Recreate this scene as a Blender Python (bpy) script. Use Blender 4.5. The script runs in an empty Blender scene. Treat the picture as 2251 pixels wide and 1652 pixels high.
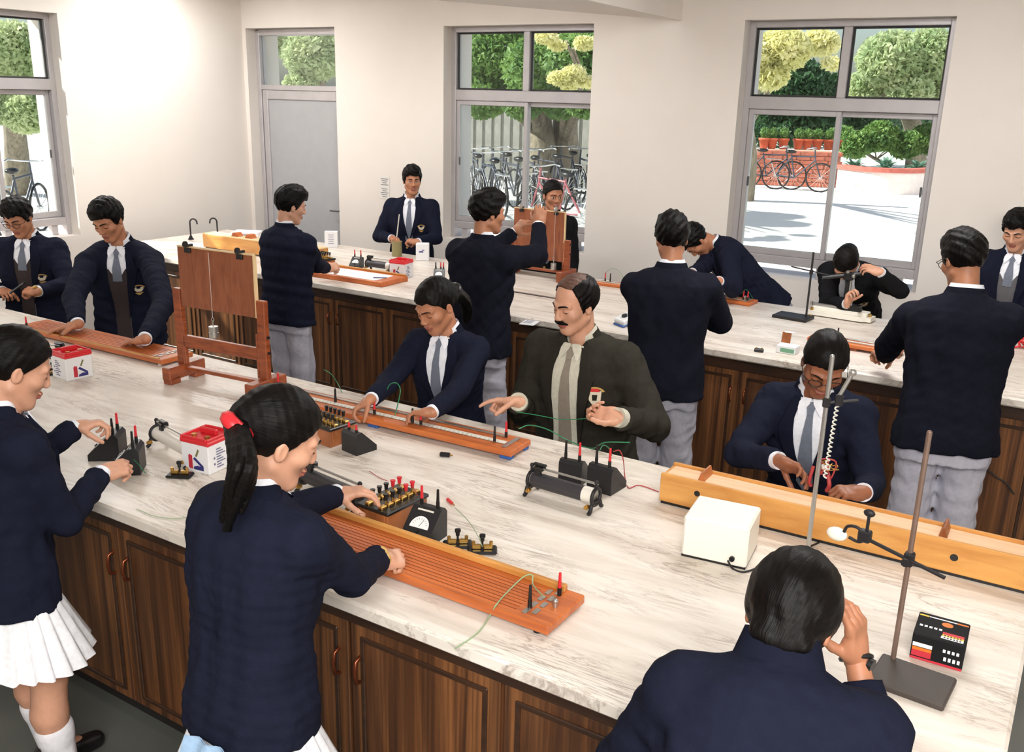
import bpy, math, random
import numpy as np
from mathutils import Vector, Matrix
SC = bpy.context.scene
COL = SC.collection
R_ = math.radians
# ------------------------------------------------------------------ camera
CAM_H = 2.2
FPX = 2059.0
def _axes(yaw, pitch, roll):
    fw = np.array([-math.sin(yaw)*math.cos(pitch), math.cos(yaw)*math.cos(pitch), -math.sin(pitch)])
    rt = np.cross(fw, [0, 0, 1]); rt /= np.linalg.norm(rt)
    dn = np.cross(fw, rt)
    c, s = math.cos(roll), math.sin(roll)
    return np.array([c*rt+s*dn, -s*rt+c*dn, fw])
AX = _axes(R_(31.9), R_(16.684), R_(-1.449))
CAM = np.array([0, 0, CAM_H])
cd = bpy.data.cameras.new('camera'); cam = bpy.data.objects.new('camera', cd); COL.objects.link(cam)
cd.sensor_fit = 'HORIZONTAL'; cd.sensor_width = 36.0; cd.lens = FPX*36.0/2251.0
cd.clip_start = 0.05; cd.clip_end = 300
m3 = Matrix((AX[0].tolist(), (-AX[1]).tolist(), (-AX[2]).tolist())).transposed()
cam.matrix_world = Matrix.Translation((0, 0, CAM_H)) @ m3.to_4x4()
SC.camera = cam
# a survey helper: the real point where the sight line through a measured spot meets a known plane
def sight(px, py):
    return AX.T @ np.array([(px-1125.5)/FPX, (py-826.0)/FPX, 1.0])
def atz(px, py, z):
    d = sight(px, py); return CAM + d*((z-CAM_H)/d[2])
def aty(px, py, y):
    d = sight(px, py); return CAM + d*(y/d[1])
# ------------------------------------------------------------------ world, sun, lamps, exposure
w = bpy.data.worlds.new('sky'); SC.world = w; w.use_nodes = True
nt = w.node_tree; nt.nodes.clear()
sky = nt.nodes.new('ShaderNodeTexSky'); sky.sky_type = 'NISHITA'; sky.sun_disc = False
sky.sun_elevation = R_(42); sky.sun_rotation = R_(130); sky.air_density = 1.0; sky.dust_density = 2.5
bg = nt.nodes.new('ShaderNodeBackground'); bg.inputs[1].default_value = 0.17
wo = nt.nodes.new('ShaderNodeOutputWorld')
nt.links.new(sky.outputs[0], bg.inputs[0]); nt.links.new(bg.outputs[0], wo.inputs[0])
sl = bpy.data.lights.new('sun', 'SUN'); sl.energy = 10.0; sl.angle = R_(1.0); sl.color = (1, .95, .86)
so = bpy.data.objects.new('sun', sl); COL.objects.link(so)
so.rotation_euler = (R_(52), 0, R_(-62))
def area(name, loc, size, power, rot=(0, 0, 0), col=(1, .97, .92), size_y=None):
    l = bpy.data.lights.new(name, 'AREA'); l.energy = power; l.color = col
    l.size = size
    if size_y: l.shape = 'RECTANGLE'; l.size_y = size_y
    o = bpy.data.objects.new(name, l); COL.objects.link(o); o.location = loc; o.rotation_euler = rot
    return o
# photographer's flash bounced off the ceiling above and behind the camera, and the room's ceiling tubes
area('flash_bounce', (0.5, -0.6, 3.1), 2.2, 315, (R_(28), 0, R_(24)), (1, .98, .95))
for lx, ly in ((-6.9, 5.7), (-6.2, 4.0), (-3.6, 3.9), (-1.0, 3.9), (-3.6, 1.0), (-6.2, 1.2), (-1.0, 5.0), (-4.0, 5.3)):
    area('tube_light', (lx, ly, 3.12), 1.2, 32, (0, 0, 0), (1, .985, .97), .12)
SC.view_settings.view_transform = 'Standard'
SC.view_settings.look = 'None'
SC.view_settings.gamma = 1.0
SC.view_settings.use_curve_mapping = False
SC.view_settings.exposure = 0.0
SC.cycles.use_denoising = True
SC.cycles.max_bounces = 8
SC.cycles.diffuse_bounces = 4
SC.cycles.transparent_max_bounces = 12
SC.cycles.sample_clamp_indirect = 6.0
SC.cycles.caustics_reflective = False; SC.cycles.caustics_refractive = False
rng = random.Random(7)
nrng = np.random.RandomState(5)
# ------------------------------------------------------------------ materials
def srgb(r, g, b):
    f = lambda c: ((c/255+.055)/1.055)**2.4 if c/255 > .04045 else c/255/12.92
    return (f(r), f(g), f(b), 1)
class MatB:
    def __init__(s, name):
        s.m = bpy.data.materials.new(name); s.m.use_nodes = True
        s.t = s.m.node_tree; s.b = s.t.nodes['Principled BSDF']
    def n(s, typ, **kw):
        x = s.t.nodes.new(typ)
        for k, v in kw.items():
            if k.startswith('i_'):
                key = k[2:]
                key = int(key) if key.isdigit() else key
                x.inputs[key].default_value = v
            else: setattr(x, k, v)
        return x
    def l(s, a, b): s.t.links.new(a, b)
    def set(s, **kw):
        for k, v in kw.items():
            s.b.inputs[k.replace('_', ' ')].default_value = v
        return s
    def coord(s, scale=(1, 1, 1), rot=(0, 0, 0), kind='Object'):
        tc = s.n('ShaderNodeTexCoord'); mp = s.n('ShaderNodeMapping')
        mp.inputs['Scale'].default_value = scale; mp.inputs['Rotation'].default_value = rot
        s.l(tc.outputs[kind], mp.inputs[0]); return mp.outputs[0]
    def noise(s, co, scale, detail=4, rough=.55, dist=0.0):
        x = s.n('ShaderNodeTexNoise'); x.inputs['Scale'].default_value = scale
        x.inputs['Detail'].default_value = detail; x.inputs['Roughness'].default_value = rough
        x.inputs['Distortion'].default_value = dist
        if co is not None: s.l(co, x.inputs['Vector'])
        return x.outputs['Fac']
    def ramp(s, fac, stops, interp='LINEAR'):
        x = s.n('ShaderNodeValToRGB'); cr = x.color_ramp; cr.interpolation = interp
        while len(cr.elements) < len(stops): cr.elements.new(0.5)
        for e, (p, c) in zip(cr.elements, stops): e.position = p; e.color = c
        s.l(fac, x.inputs[0]); return x.outputs[0]
    def bump(s, h, strength=.3, dist=.01):
        x = s.n('ShaderNodeBump'); x.inputs['Strength'].default_value = strength
        x.inputs['Distance'].default_value = dist
        s.l(h, x.inputs['Height']); s.l(x.outputs[0], s.b.inputs['Normal'])
    def mix(s, fac, a, b, mode='MIX'):
        x = s.n('ShaderNodeMix'); x.data_type = 'RGBA'; x.blend_type = mode
        for i, v in ((0, fac), (6, a), (7, b)):
            if hasattr(v, 'is_linked') or hasattr(v, 'links'): s.l(v, x.inputs[i])
            else: x.inputs[i].default_value = v
        return x.outputs[2]
MATS = {}
def plain(name, rgb, rough=.5, metal=0.0, spec=.5, nscale=0, nstr=.1, vary=0.0, **kw):
    if name in MATS: return MATS[name]
    M = MatB(name); c = srgb(*rgb)
    M.set(Base_Color=c, Roughness=rough, Metallic=metal)
    M.b.inputs['Specular IOR Level'].default_value = spec
    co = M.coord()
    if vary:
        f = M.noise(co, kw.get('vscale', 9.0), 5)
        d = tuple(x*(1-vary) for x in c[:3])+(1,); u = tuple(min(1, x*(1+vary)) for x in c[:3])+(1,)
        M.l(M.ramp(f, [(.3, d), (.7, u)]), M.b.inputs['Base Color'])
    if nscale: M.bump(M.noise(co, nscale, 3), nstr, .004)
    MATS[name] = M.m; return M.m
def fabric(name, rgb, rough=.85, folds=.5, fine=1.0, sheen=.0, stripes=None):
    M = MatB(name); c = srgb(*rgb); M.set(Roughness=rough)
    M.b.inputs['Specular IOR Level'].default_value = .08
    M.b.inputs['Sheen Weight'].default_value = sheen
    M.b.inputs['Sheen Roughness'].default_value = .5
    co = M.coord()
    f = M.noise(co, 60, 3); d = tuple(x*.93 for x in c[:3])+(1,); u = tuple(min(1, x*1.07) for x in c[:3])+(1,)
    M.l(M.ramp(f, [(.3, d), (.7, u)]), M.b.inputs['Base Color'])
    big = M.noise(M.coord((1, 1, .6)), 7, 2, .5, 1.2); sm = M.noise(co, 340, 2)
    a = M.n('ShaderNodeMath', operation='MULTIPLY_ADD'); a.inputs[1].default_value = .06*fine
    M.l(sm, a.inputs[0]); M.l(big, a.inputs[2])
    M.bump(a.outputs[0], folds, .035)
    MATS[name] = M.m; return M.m
def wood(name, dark, light, scale=(1, 14, 14), rough=.4, rot=(0, 0, 0), contrast=(.3, .7), coat=.0, bumps=.08, ns=3.0):
    M = MatB(name); M.set(Roughness=rough); M.b.inputs['Coat Weight'].default_value = coat; M.b.inputs['Coat Roughness'].default_value = .35
    co = M.coord(scale, rot); f = M.noise(co, ns, 6, .6, .6)
    mid = tuple((a+b)/2 for a, b in zip(srgb(*dark), srgb(*light)))
    M.l(M.ramp(f, [(contrast[0], srgb(*dark)), (.5, mid), (contrast[1], srgb(*light))]), M.b.inputs['Base Color'])
    M.bump(f, bumps, .004)
    MATS[name] = M.m; return M.m
# ------------------------------------------------------------------ mesh helpers
class MB:
    def __init__(s): s.v = []; s.f = []; s.m = []; s.sm = []
    def add(s, vs, fs, mi=0, smooth=False):
        o = len(s.v); s.v += [tuple(map(float, p)) for p in vs]
        for q in fs: s.f.append([i+o for i in q]); s.m.append(mi); s.sm.append(smooth)
        return s
    def box(s, c, d, bev=0.0, rot=None, mi=0):
        x, y, z = d[0]/2, d[1]/2, d[2]/2
        if bev <= 0:
            vs = [(-x,-y,-z),(x,-y,-z),(x,y,-z),(-x,y,-z),(-x,-y,z),(x,-y,z),(x,y,z),(-x,y,z)]
            fs = [(3,2,1,0),(4,5,6,7),(0,1,5,4),(1,2,6,5),(2,3,7,6),(3,0,4,7)]
        else:
            b = min(bev, x*.9, y*.9, z*.9); vs = []; idx = {}
            for sx in (-1, 1):
                for sy in (-1, 1):
                    for sz in (-1, 1):
                        for a in range(3):
                            p = [sx*(x-b), sy*(y-b), sz*(z-b)]
                            p[a] = (sx*x, sy*y, sz*z)[a]
                            idx[(sx, sy, sz, a)] = len(vs); vs.append(tuple(p))
            fs = []
            for a in range(3):
                o1, o2 = [(1, 2), (2, 0), (0, 1)][a]
                for sg in (-1, 1):
                    q = []
                    for u, v_ in ((-1,-1),(1,-1),(1,1),(-1,1)):
                        k = [0, 0, 0]; k[a] = sg; k[o1] = u; k[o2] = v_
                        q.append(idx[(k[0], k[1], k[2], a)])
                    fs.append(q if sg > 0 else q[::-1])
                for u in (-1, 1):
                    for v_ in (-1, 1):
                        k0 = [0]*3; k1 = [0]*3
                        k0[a] = -1; k1[a] = 1
                        for k in (k0, k1): k[o1] = u; k[o2] = v_
                        q = [idx[(*k0, o1)], idx[(*k1, o1)], idx[(*k1, o2)], idx[(*k0, o2)]]
                        fs.append(q if u*v_ < 0 else q[::-1])
            for sx in (-1, 1):
                for sy in (-1, 1):
                    for sz in (-1, 1):
                        q = [idx[(sx, sy, sz, a)] for a in range(3)]
                        fs.append(q if sx*sy*sz > 0 else q[::-1])
        if rot is not None: vs = [rot @ Vector(p) for p in vs]
        return s.add([(p[0]+c[0], p[1]+c[1], p[2]+c[2]) for p in vs], fs, mi)
    def cyl(s, p0, p1, r0, r1=None, n=16, mi=0, caps=True, smooth=True):
        r1 = r0 if r1 is None else r1
        p0 = Vector(p0); p1 = Vector(p1); d = (p1-p0).normalized()
        a = d.orthogonal().normalized(); b = d.cross(a)
        vs = []
        for p, r in ((p0, r0), (p1, r1)):
            for i in range(n):
                t = 2*math.pi*i/n; vs.append(p+a*(r*math.cos(t))+b*(r*math.sin(t)))
        s.add(vs, [(i, (i+1) % n, n+(i+1) % n, n+i) for i in range(n)], mi, smooth)
        if caps:
            s.add(vs[:n], [list(range(n))[::-1]], mi); s.add(vs[n:], [list(range(n))], mi)
        return s
    def tube(s, pts, r, n=8, mi=0, caps=True, closed=False):
        P = [Vector(p) for p in pts]; m = len(P); vs = []
        rr = r if hasattr(r, '__len__') else [r]*m
        prev = None
        for i in range(m):
            if closed: t = P[(i+1) % m]-P[i-1]
            else: t = P[min(i+1, m-1)]-P[max(i-1, 0)]
            t.normalize()
            a = (prev - t*prev.dot(t)) if prev is not None else t.orthogonal()
            if a.length < 1e-6: a = t.orthogonal()
            a.normalize(); prev = a; b = t.cross(a)
            for k in range(n):
                q = 2*math.pi*k/n; vs.append(P[i]+a*(rr[i]*math.cos(q))+b*(rr[i]*math.sin(q)))
        fs = []
        for i in range(m if closed else m-1):
            j = (i+1) % m
            for k in range(n): fs.append((i*n+k, i*n+(k+1) % n, j*n+(k+1) % n, j*n+k))
        s.add(vs, fs, mi, True)
        if caps and not closed:
            s.add(vs[:n], [list(range(n))[::-1]], mi); s.add(vs[-n:], [list(range(n))], mi)
        return s
    def lathe(s, prof, n=20, c=(0, 0, 0), mi=0, smooth=True):
        vs = []; m = len(prof)
        for r, z in prof:
            for k in range(n):
                t = 2*math.pi*k/n; vs.append((c[0]+r*math.cos(t), c[1]+r*math.sin(t), c[2]+z))
        fs = [(i*n+k, i*n+(k+1) % n, (i+1)*n+(k+1) % n, (i+1)*n+k) for i in range(m-1) for k in range(n)]
        s.add(vs, fs, mi, smooth)
        s.add(vs[:n], [list(range(n))[::-1]], mi); s.add(vs[-n:], [list(range(n))], mi); return s
    def sphere(s, c, r, n=14, m=8, mi=0):
        r = r if hasattr(r, '__len__') else (r, r, r); vs = []; fs = []
        for i in range(m+1):
            p = math.pi*i/m
            for k in range(n):
                t = 2*math.pi*k/n
                vs.append((c[0]+r[0]*math.sin(p)*math.cos(t), c[1]+r[1]*math.sin(p)*math.sin(t), c[2]-r[2]*math.cos(p)))
        for i in range(m):
            for k in range(n): fs.append((i*n+k, i*n+(k+1) % n, (i+1)*n+(k+1) % n, (i+1)*n+k))
        return s.add(vs, fs, mi, True)
    def prism(s, poly, z0, z1, mi=0, M=None):
        """poly in local xy, counter-clockwise, extruded along local z; M a 4x4 placing it."""
        n = len(poly); vs = [(x, y, z0) for x, y in poly]+[(x, y, z1) for x, y in poly]
        if M is not None: vs = [M @ Vector(p) for p in vs]
        return s.add(vs, [list(range(n))[::-1], list(range(n, 2*n))]+[(i, (i+1) % n, n+(i+1) % n, n+i) for i in range(n)], mi)
    def grid(s, P, mi=0, smooth=True):
        P = np.asarray(P); a, b = P.shape[:2]
        fs = [(i*b+j, (i+1)*b+j, (i+1)*b+j+1, i*b+j+1) for i in range(a-1) for j in range(b-1)]
        return s.add(P.reshape(-1, 3), fs, mi, smooth)
    def build(s, name, mats, parent=None, off=None, loc=None, rot=None):
        me = bpy.data.meshes.new(name)
        vs = s.v if off is None else [(p[0]-off[0], p[1]-off[1], p[2]-off[2]) for p in s.v]
        me.from_pydata(vs, [], s.f)
        for m in (mats if isinstance(mats, (list, tuple)) else [mats]): me.materials.append(m)
        me.polygons.foreach_set('material_index', s.m); me.polygons.foreach_set('use_smooth', s.sm)
        me.update()
        o = bpy.data.objects.new(name, me); COL.objects.link(o)
        if parent is not None: o.parent = parent
        if loc is not None: o.location = loc
        if rot is not None: o.rotation_euler = rot
        return o
def rotz(a): return Matrix.Rotation(a, 3, 'Z')
def thing(name, label, cat, loc=(0, 0, 0), rz=0.0, group=None):
    o = bpy.data.objects.new(name, None); COL.objects.link(o); o.empty_display_size = .05
    o.location = loc; o.rotation_euler = (0, 0, rz); o['label'] = label; o['category'] = cat
    if group: o['group'] = group
    return o
def tag(o, label, cat, group=None):
    o['label'] = label; o['category'] = cat
    if group: o['group'] = group
    return o
def struct(o): o['kind'] = 'structure'; return o
def stuff(o): o['kind'] = 'stuff'; return o
def copy_thing(root, loc, rz, label=None, group=None):
    r = root.copy(); COL.objects.link(r); r.location = loc; r.rotation_euler = (0, 0, rz)
    if label: r['label'] = label
    if group: r['group'] = group
    for ch in list(root.children):
        c = ch.copy(); COL.objects.link(c); c.parent = r
        for g in list(ch.children):
            d = g.copy(); COL.objects.link(d); d.parent = c
    return r
def smooth_path(pts, n=8):
    """Catmull-Rom through the points."""
    P = [np.array(p, float) for p in pts]; P = [2*P[0]-P[1]]+P+[2*P[-1]-P[-2]]; out = []
    for i in range(1, len(P)-2):
        for k in range(n):
            t = k/n; a, b, c, d = P[i-1:i+3]
            out.append(.5*((2*b)+(-a+c)*t+(2*a-5*b+4*c-d)*t*t+(-a+3*b-3*c+d)*t**3))
    out.append(P[-2]); return out
# ------------------------------------------------------------------ implicit surfaces
class Vol:
    def __init__(s, lo, hi, h):
        s.lo = np.array(lo, float); s.h = h
        s.n = np.maximum(np.ceil((np.array(hi)-s.lo)/h).astype(int)+1, 4)
        s.D = np.full(s.n, 9.0, np.float32)
    def sl(s, lo, hi):
        a = np.clip(np.floor((np.array(lo)-s.lo)/s.h).astype(int), 0, s.n); b = np.clip(np.ceil((np.array(hi)-s.lo)/s.h).astype(int)+1, 0, s.n)
        if np.any(b <= a): return None, None
        ax = [(s.lo[i]+s.h*np.arange(a[i], b[i])).astype(np.float32) for i in range(3)]
        X = np.stack(np.meshgrid(*ax, indexing='ij'), -1)
        return (slice(a[0], b[0]), slice(a[1], b[1]), slice(a[2], b[2])), X
    def put(s, fn, lo, hi, k=0.0, mode='add'):
        pad = k+2.5*s.h
        q, X = s.sl(np.array(lo)-pad, np.array(hi)+pad)
        if q is None: return s
        d = fn(X); D = s.D[q]
        if mode == 'add':
            if k > 0:
                hh = np.maximum(k-np.abs(D-d), 0)/k; s.D[q] = np.minimum(D, d)-hh*hh*k*.25
            else: s.D[q] = np.minimum(D, d)
        else:
            d = -d
            if k > 0:
                hh = np.maximum(k-np.abs(D-d), 0)/k; s.D[q] = np.maximum(D, d)+hh*hh*k*.25
            else: s.D[q] = np.maximum(D, d)
        return s
    def rc(s, a, b, r1, r2=None, k=0.0, mode='add'):
        r2 = r1 if r2 is None else r2
        a = np.array(a, np.float32); b = np.array(b, np.float32); ba = b-a; L = max(float(ba@ba), 1e-9)
        def fn(X):
            t = np.clip(((X-a)@ba)/L, 0, 1); return np.linalg.norm(X-a-t[..., None]*ba, axis=-1)-(r1+(r2-r1)*t)
        r = max(r1, r2); return s.put(fn, np.minimum(a, b)-r, np.maximum(a, b)+r, k, mode)
    def cut(s, a, b, r1, r2, k=0.0):
        a = np.array(a, np.float32); b = np.array(b, np.float32); ba = b-a; L = max(float(ba@ba), 1e-9); d = ba/math.sqrt(L)
        def fn(X):
            t = np.clip(((X-a)@ba)/L, 0, 1); q = np.linalg.norm(X-a-t[..., None]*ba, axis=-1)-(r1+(r2-r1)*t); return np.maximum(q, (X-b)@d)
        r = max(r1, r2); return s.put(fn, np.minimum(a, b)-r, np.maximum(a, b)+r, k)
    def chain(s, pts, rs, k=0.0):
        for i in range(len(pts)-1): s.rc(pts[i], pts[i+1], rs[i], rs[i+1], k)
        return s
    def ell(s, c, r, k=0.0, mode='add', R=None):
        c = np.array(c, np.float32); r = np.array(r, np.float32)
        def fn(X):
            q = X-c
            if R is not None: q = q @ R.T
            a = np.linalg.norm(q/r, axis=-1); b = np.linalg.norm(q/(r*r), axis=-1)+1e-9
            return a*(a-1)/b
        m = r if R is None else np.full(3, r.max())
        return s.put(fn, c-m, c+m, k, mode)
    def box(s, c, hs, rd, k=0.0, mode='add', R=None):
        c = np.array(c, np.float32); hs = np.array(hs, np.float32)
        def fn(X):
            q = X-c
            if R is not None: q = q @ R.T
            q = np.abs(q)-(hs-rd)
            return np.linalg.norm(np.maximum(q, 0), axis=-1)+np.minimum(q.max(-1), 0)-rd
        m = hs if R is None else np.full(3, np.linalg.norm(hs))
        return s.put(fn, c-m, c+m, k, mode)
    def mesh(s):
        D = s.D; S = D < 0
        c = [S[i:S.shape[0]-1+i, j:S.shape[1]-1+j, k:S.shape[2]-1+k] for i in (0, 1) for j in (0, 1) for k in (0, 1)]
        cnt = sum(x.astype(np.int8) for x in c); act = (cnt > 0) & (cnt < 8)
        I = np.argwhere(act); idx = np.full(act.shape, -1, np.int32); idx[act] = np.arange(len(I))
        acc = np.zeros((len(I), 3)); num = np.zeros(len(I))
        offs = [(i, j, k) for i in (0, 1) for j in (0, 1) for k in (0, 1)]
        val = {o: D[I[:, 0]+o[0], I[:, 1]+o[1], I[:, 2]+o[2]] for o in offs}
        for o in offs:
            for a in range(3):
                if o[a] == 0:
                    p = list(o); p[a] = 1; p = tuple(p); v0, v1 = val[o], val[p]
                    cr = (v0 < 0) != (v1 < 0); t = np.where(cr, v0/np.where(cr, v0-v1, 1), 0)
                    pt = np.tile(np.array(o, float), (len(I), 1)); pt[:, a] += t
                    acc += pt*cr[:, None]; num += cr
        V = s.lo+s.h*(I+acc/np.maximum(num, 1)[:, None]); F = []
        for a in range(3):
            b, c_ = (a+1) % 3, (a+2) % 3
            sh = [slice(None)]*3; s0 = list(sh); s1 = list(sh); s0[a] = slice(0, -1); s1[a] = slice(1, None)
            A, B = S[tuple(s0)], S[tuple(s1)]; E = np.argwhere(A != B)
            ok = np.ones(len(E), bool)
            for d in (b, c_): ok &= (E[:, d] > 0) & (E[:, d] < act.shape[d])
            E = E[ok]; inside = A[E[:, 0], E[:, 1], E[:, 2]]
            def g(db, dc):
                Q = E.copy(); Q[:, b] -= db; Q[:, c_] -= dc; return idx[Q[:, 0], Q[:, 1], Q[:, 2]]
            q = np.stack([g(1, 1), g(0, 1), g(0, 0), g(1, 0)], 1)
            q[~inside] = q[~inside][:, ::-1]; F.append(q)
        return V, np.concatenate(F)
def np_mesh(name, V, F, mats, parent=None, off=(0, 0, 0), mi=None, smooth=True):
    me = bpy.data.meshes.new(name)
    V = np.asarray(V, np.float32)-np.array(off, np.float32); F = np.asarray(F, np.int32); k = F.shape[1]
    me.vertices.add(len(V)); me.vertices.foreach_set('co', V.ravel())
    me.loops.add(F.size); me.loops.foreach_set('vertex_index', F.ravel())
    me.polygons.add(len(F)); me.polygons.foreach_set('loop_start', np.arange(0, F.size, k, dtype=np.int32))
    for m in (mats if isinstance(mats, (list, tuple)) else [mats]): me.materials.append(m)
    if mi is not None: me.polygons.foreach_set('material_index', np.asarray(mi, np.int32))
    me.polygons.foreach_set('use_smooth', np.full(len(F), smooth))
    me.update(calc_edges=True); me.validate()
    o = bpy.data.objects.new(name, me); COL.objects.link(o)
    if parent is not None: o.parent = parent
    return o
# ------------------------------------------------------------------ room shell
def atd(px, py, dep): return CAM + sight(px, py)*dep
YB, XL, WT, ZC = 6.95, -7.6, .43, 3.28
m_wall = MatB('wall_paint'); _c = m_wall.coord()
m_wall.l(m_wall.ramp(m_wall.noise(_c, 1.3, 4), [(.3, srgb(238, 230, 222)), (.7, srgb(243, 236, 229))]), m_wall.b.inputs['Base Color'])
m_wall.set(Roughness=.75); m_wall.bump(m_wall.noise(_c, 90, 3), .06, .004); m_wall = m_wall.m
m_ceil = plain('ceiling_paint', (244, 242, 236), .85)
m_alu = plain('aluminium', (196, 192, 194), .38, .35, vary=.05)
m_alu_d = plain('aluminium_groove', (96, 96, 98), .5, .3)
m_gasket = plain('gasket', (60, 60, 60), .7)
m_leaf_door = plain('door_grey', (176, 177, 180), .45, nscale=60, nstr=.03, vary=.03)
M = MatB('floor_tile'); _c = M.coord()
M.l(M.ramp(M.noise(_c, 2.2, 5), [(.3, srgb(86, 88, 84)), (.7, srgb(104, 106, 100))]), M.b.inputs['Base Color']); M.set(Roughness=.35); m_floor = M.m
M = MatB('window_glass'); M.t.nodes.remove(M.b)
tr = M.n('ShaderNodeBsdfTransparent'); gl = M.n('ShaderNodeBsdfGlossy'); gl.inputs['Roughness'].default_value = .02
mx = M.n('ShaderNodeMixShader'); fr = M.n('ShaderNodeFresnel'); fr.inputs['IOR'].default_value = 1.35
tr.inputs[0].default_value = (.95, .98, .97, 1)
M.l(fr.outputs[0], mx.inputs[0]); M.l(tr.outputs[0], mx.inputs[1]); M.l(gl.outputs[0], mx.inputs[2])
M.l(mx.outputs[0], M.t.nodes['Material Output'].inputs[0]); m_glass = M.m

def wall_with(name, axis, face, t, lo, hi, ops):
    """a wall slab with openings (a0,a1,z0,z1) cut as real gaps"""
    b = MB()
    def blk(a0, a1, z0, z1):
        if a1-a0 < 1e-4 or z1-z0 < 1e-4: return
        if axis == 'x': b.box(((a0+a1)/2, face+t/2, (z0+z1)/2), (a1-a0, abs(t), z1-z0))
        else: b.box((face+t/2, (a0+a1)/2, (z0+z1)/2), (abs(t), a1-a0, z1-z0))
    cur = lo
    for a0, a1, z0, z1 in sorted(ops):
        blk(cur, a0, 0, ZC); blk(a0, a1, 0, z0); blk(a0, a1, z1, ZC); cur = a1
    blk(cur, hi, 0, ZC)
    return struct(b.build(name, m_wall))
SILL, TOP = .93, 2.755
OP_MID = (-5.11, -3.65, SILL, TOP); OP_R = (-2.43, -1.03, SILL, TOP); OP_D = (-7.55, -6.37, 0.0, TOP+.015); OP_L = (3.52, 4.965, SILL, TOP)
wall_with('wall_back', 'x', YB, WT, XL-WT, 2.6, [OP_MID, OP_R, OP_D])
wall_with('wall_left', 'y', XL, -WT, -2.8, YB, [OP_L])
wall_with('wall_right', 'y', 2.3, .3, -2.8, YB, [])
wall_with('wall_front', 'x', -2.5, -.3, XL, 2.3, [])
struct(MB().box(((XL+2.3)/2-.1, 2.3, -.05), (11.3, 10.6, .1)).build('floor', m_floor))
struct(MB().box(((XL+2.3)/2-.1, 2.3, ZC+.1), (11.5, 10.6, .2)).build('ceiling', m_ceil))
# ceiling beam running into the back wall, its underside narrowing to the wall, with the pilaster it lands on
bz = 2.76
P0 = [aty(1499, 47, YB), atz(1151, 9, bz+.02), atz(1335, 2, bz+.02)]
dirL = (P0[1]-P0[0]); dirR = (P0[2]-P0[0])
eL = P0[0]+dirL*(-4.0-2.95+.0)/dirL[1] if dirL[1] else P0[1]
eR = P0[0]+dirR*(-4.0-2.95+.0)/dirR[1] if dirR[1] else P0[2]
vs = [(P0[0][0]-.03, YB, bz), (P0[0][0], YB, bz), (float(eR[0]), 0.0, bz), (float(eL[0]), 0.0, bz)]
vs += [(x, y, ZC) for x, y, _ in vs]
struct(MB().add(vs, [(3, 2, 1, 0), (0, 1, 5, 4), (1, 2, 6, 5), (2, 3, 7, 6), (3, 0, 4, 7)]).build('trim_1', m_wall))
m_trimtop = m_wall

def window(name, a0, a1, axis, face, sgn, mull, z0=SILL, z1=TOP, low=True):
    """aluminium window: outer frame, transom, mullion, sliding sashes, glass; face = plane of its room side, sgn = outward"""
    def P(a, d, z): return (a, face+sgn*d, z) if axis == 'x' else (face+sgn*d, a, z)
    def S(da, dd, dz): return (da, dd, dz) if axis == 'x' else (dd, da, dz)
    def bar(b, a_0, a_1, d0, d1, z_0, z_1, mi=0): b.box(P((a_0+a_1)/2, (d0+d1)/2, (z_0+z_1)/2), S(a_1-a_0, d1-d0, z_1-z_0), .004, None, mi)
    zr0, zr1 = z0+.085, z0+.18      # bottom rail
    zt0, zt1 = 2.145, 2.235         # transom
    f = MB()
    bar(f, a0, a0+.045, 0, .09, z0, z1); bar(f, a1-.045, a1, 0, .09, z0, z1)
    bar(f, a0+.045, a1-.045, 0, .09, z1-.045, z1); bar(f, a0+.045, a1-.045, 0, .09, zt0, zt1)
    bar(f, a0+.045, a1-.045, 0, .09, zr0, zr1-.03)
    bar(f, mull-.03, mull+.03, 0, .08, zt1, z1-.045)
    for a in (a0+.15, mull, a1-.15): bar(f, a-.03, a+.03, .01, .07, z0, zr0)
    fr_ = struct(f.build(name, m_alu))
    for i, (s0, s1, d) in enumerate(((a0+.045, mull+.02, .012), (mull-.02, a1-.045, .05))):
        b = MB(); w_ = .036
        bar(b, s0, s0+w_, d, d+.03, zr1-.03, zt0); bar(b, s1-w_, s1, d, d+.03, zr1-.03, zt0)
        bar(b, s0+w_, s1-w_, d, d+.03, zt0-.04, zt0); bar(b, s0+w_, s1-w_, d, d+.03, zr1-.03, zr1+.02)
        o = b.build('sash', m_alu, fr_)
        g = MB(); bar(g, s0+w_, s1-w_, d+.012, d+.016, zr1+.02, zt0-.04); g.build('pane', m_glass, o)
        k = MB(); k.box(P(s0+w_+.008 if i == 0 else s1-w_-.008, d-.004, 1.62), S(.014, .012, .07), .003); k.build('latch', m_alu_d, o)
    for s0, s1 in ((a0+.045, mull-.03), (mull+.03, a1-.045)):
        b = MB(); w_ = .014
        for q in ((s0, s0+w_, zt1, z1-.045), (s1-w_, s1, zt1, z1-.045)): bar(b, q[0], q[1], .03, .05, q[2], q[3])
        for q in ((s0, s1, zt1, zt1+w_), (s0, s1, z1-.045-w_, z1-.045)): bar(b, q[0], q[1], .03, .05, q[2], q[3])
        o = b.build('glazing_bead', m_gasket, fr_)
        g = MB(); bar(g, s0, s1, .038, .042, zt1, z1-.045); g.build('pane', m_glass, o)
    return fr_
window('window_1', *OP_MID[:2], 'x', YB+.12, 1, -4.34)
window('window_2', *OP_R[:2], 'x', YB+.12, 1, -1.73)
window('window_3', *OP_L[:2], 'y', XL-.12, -1, 4.40)
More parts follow.
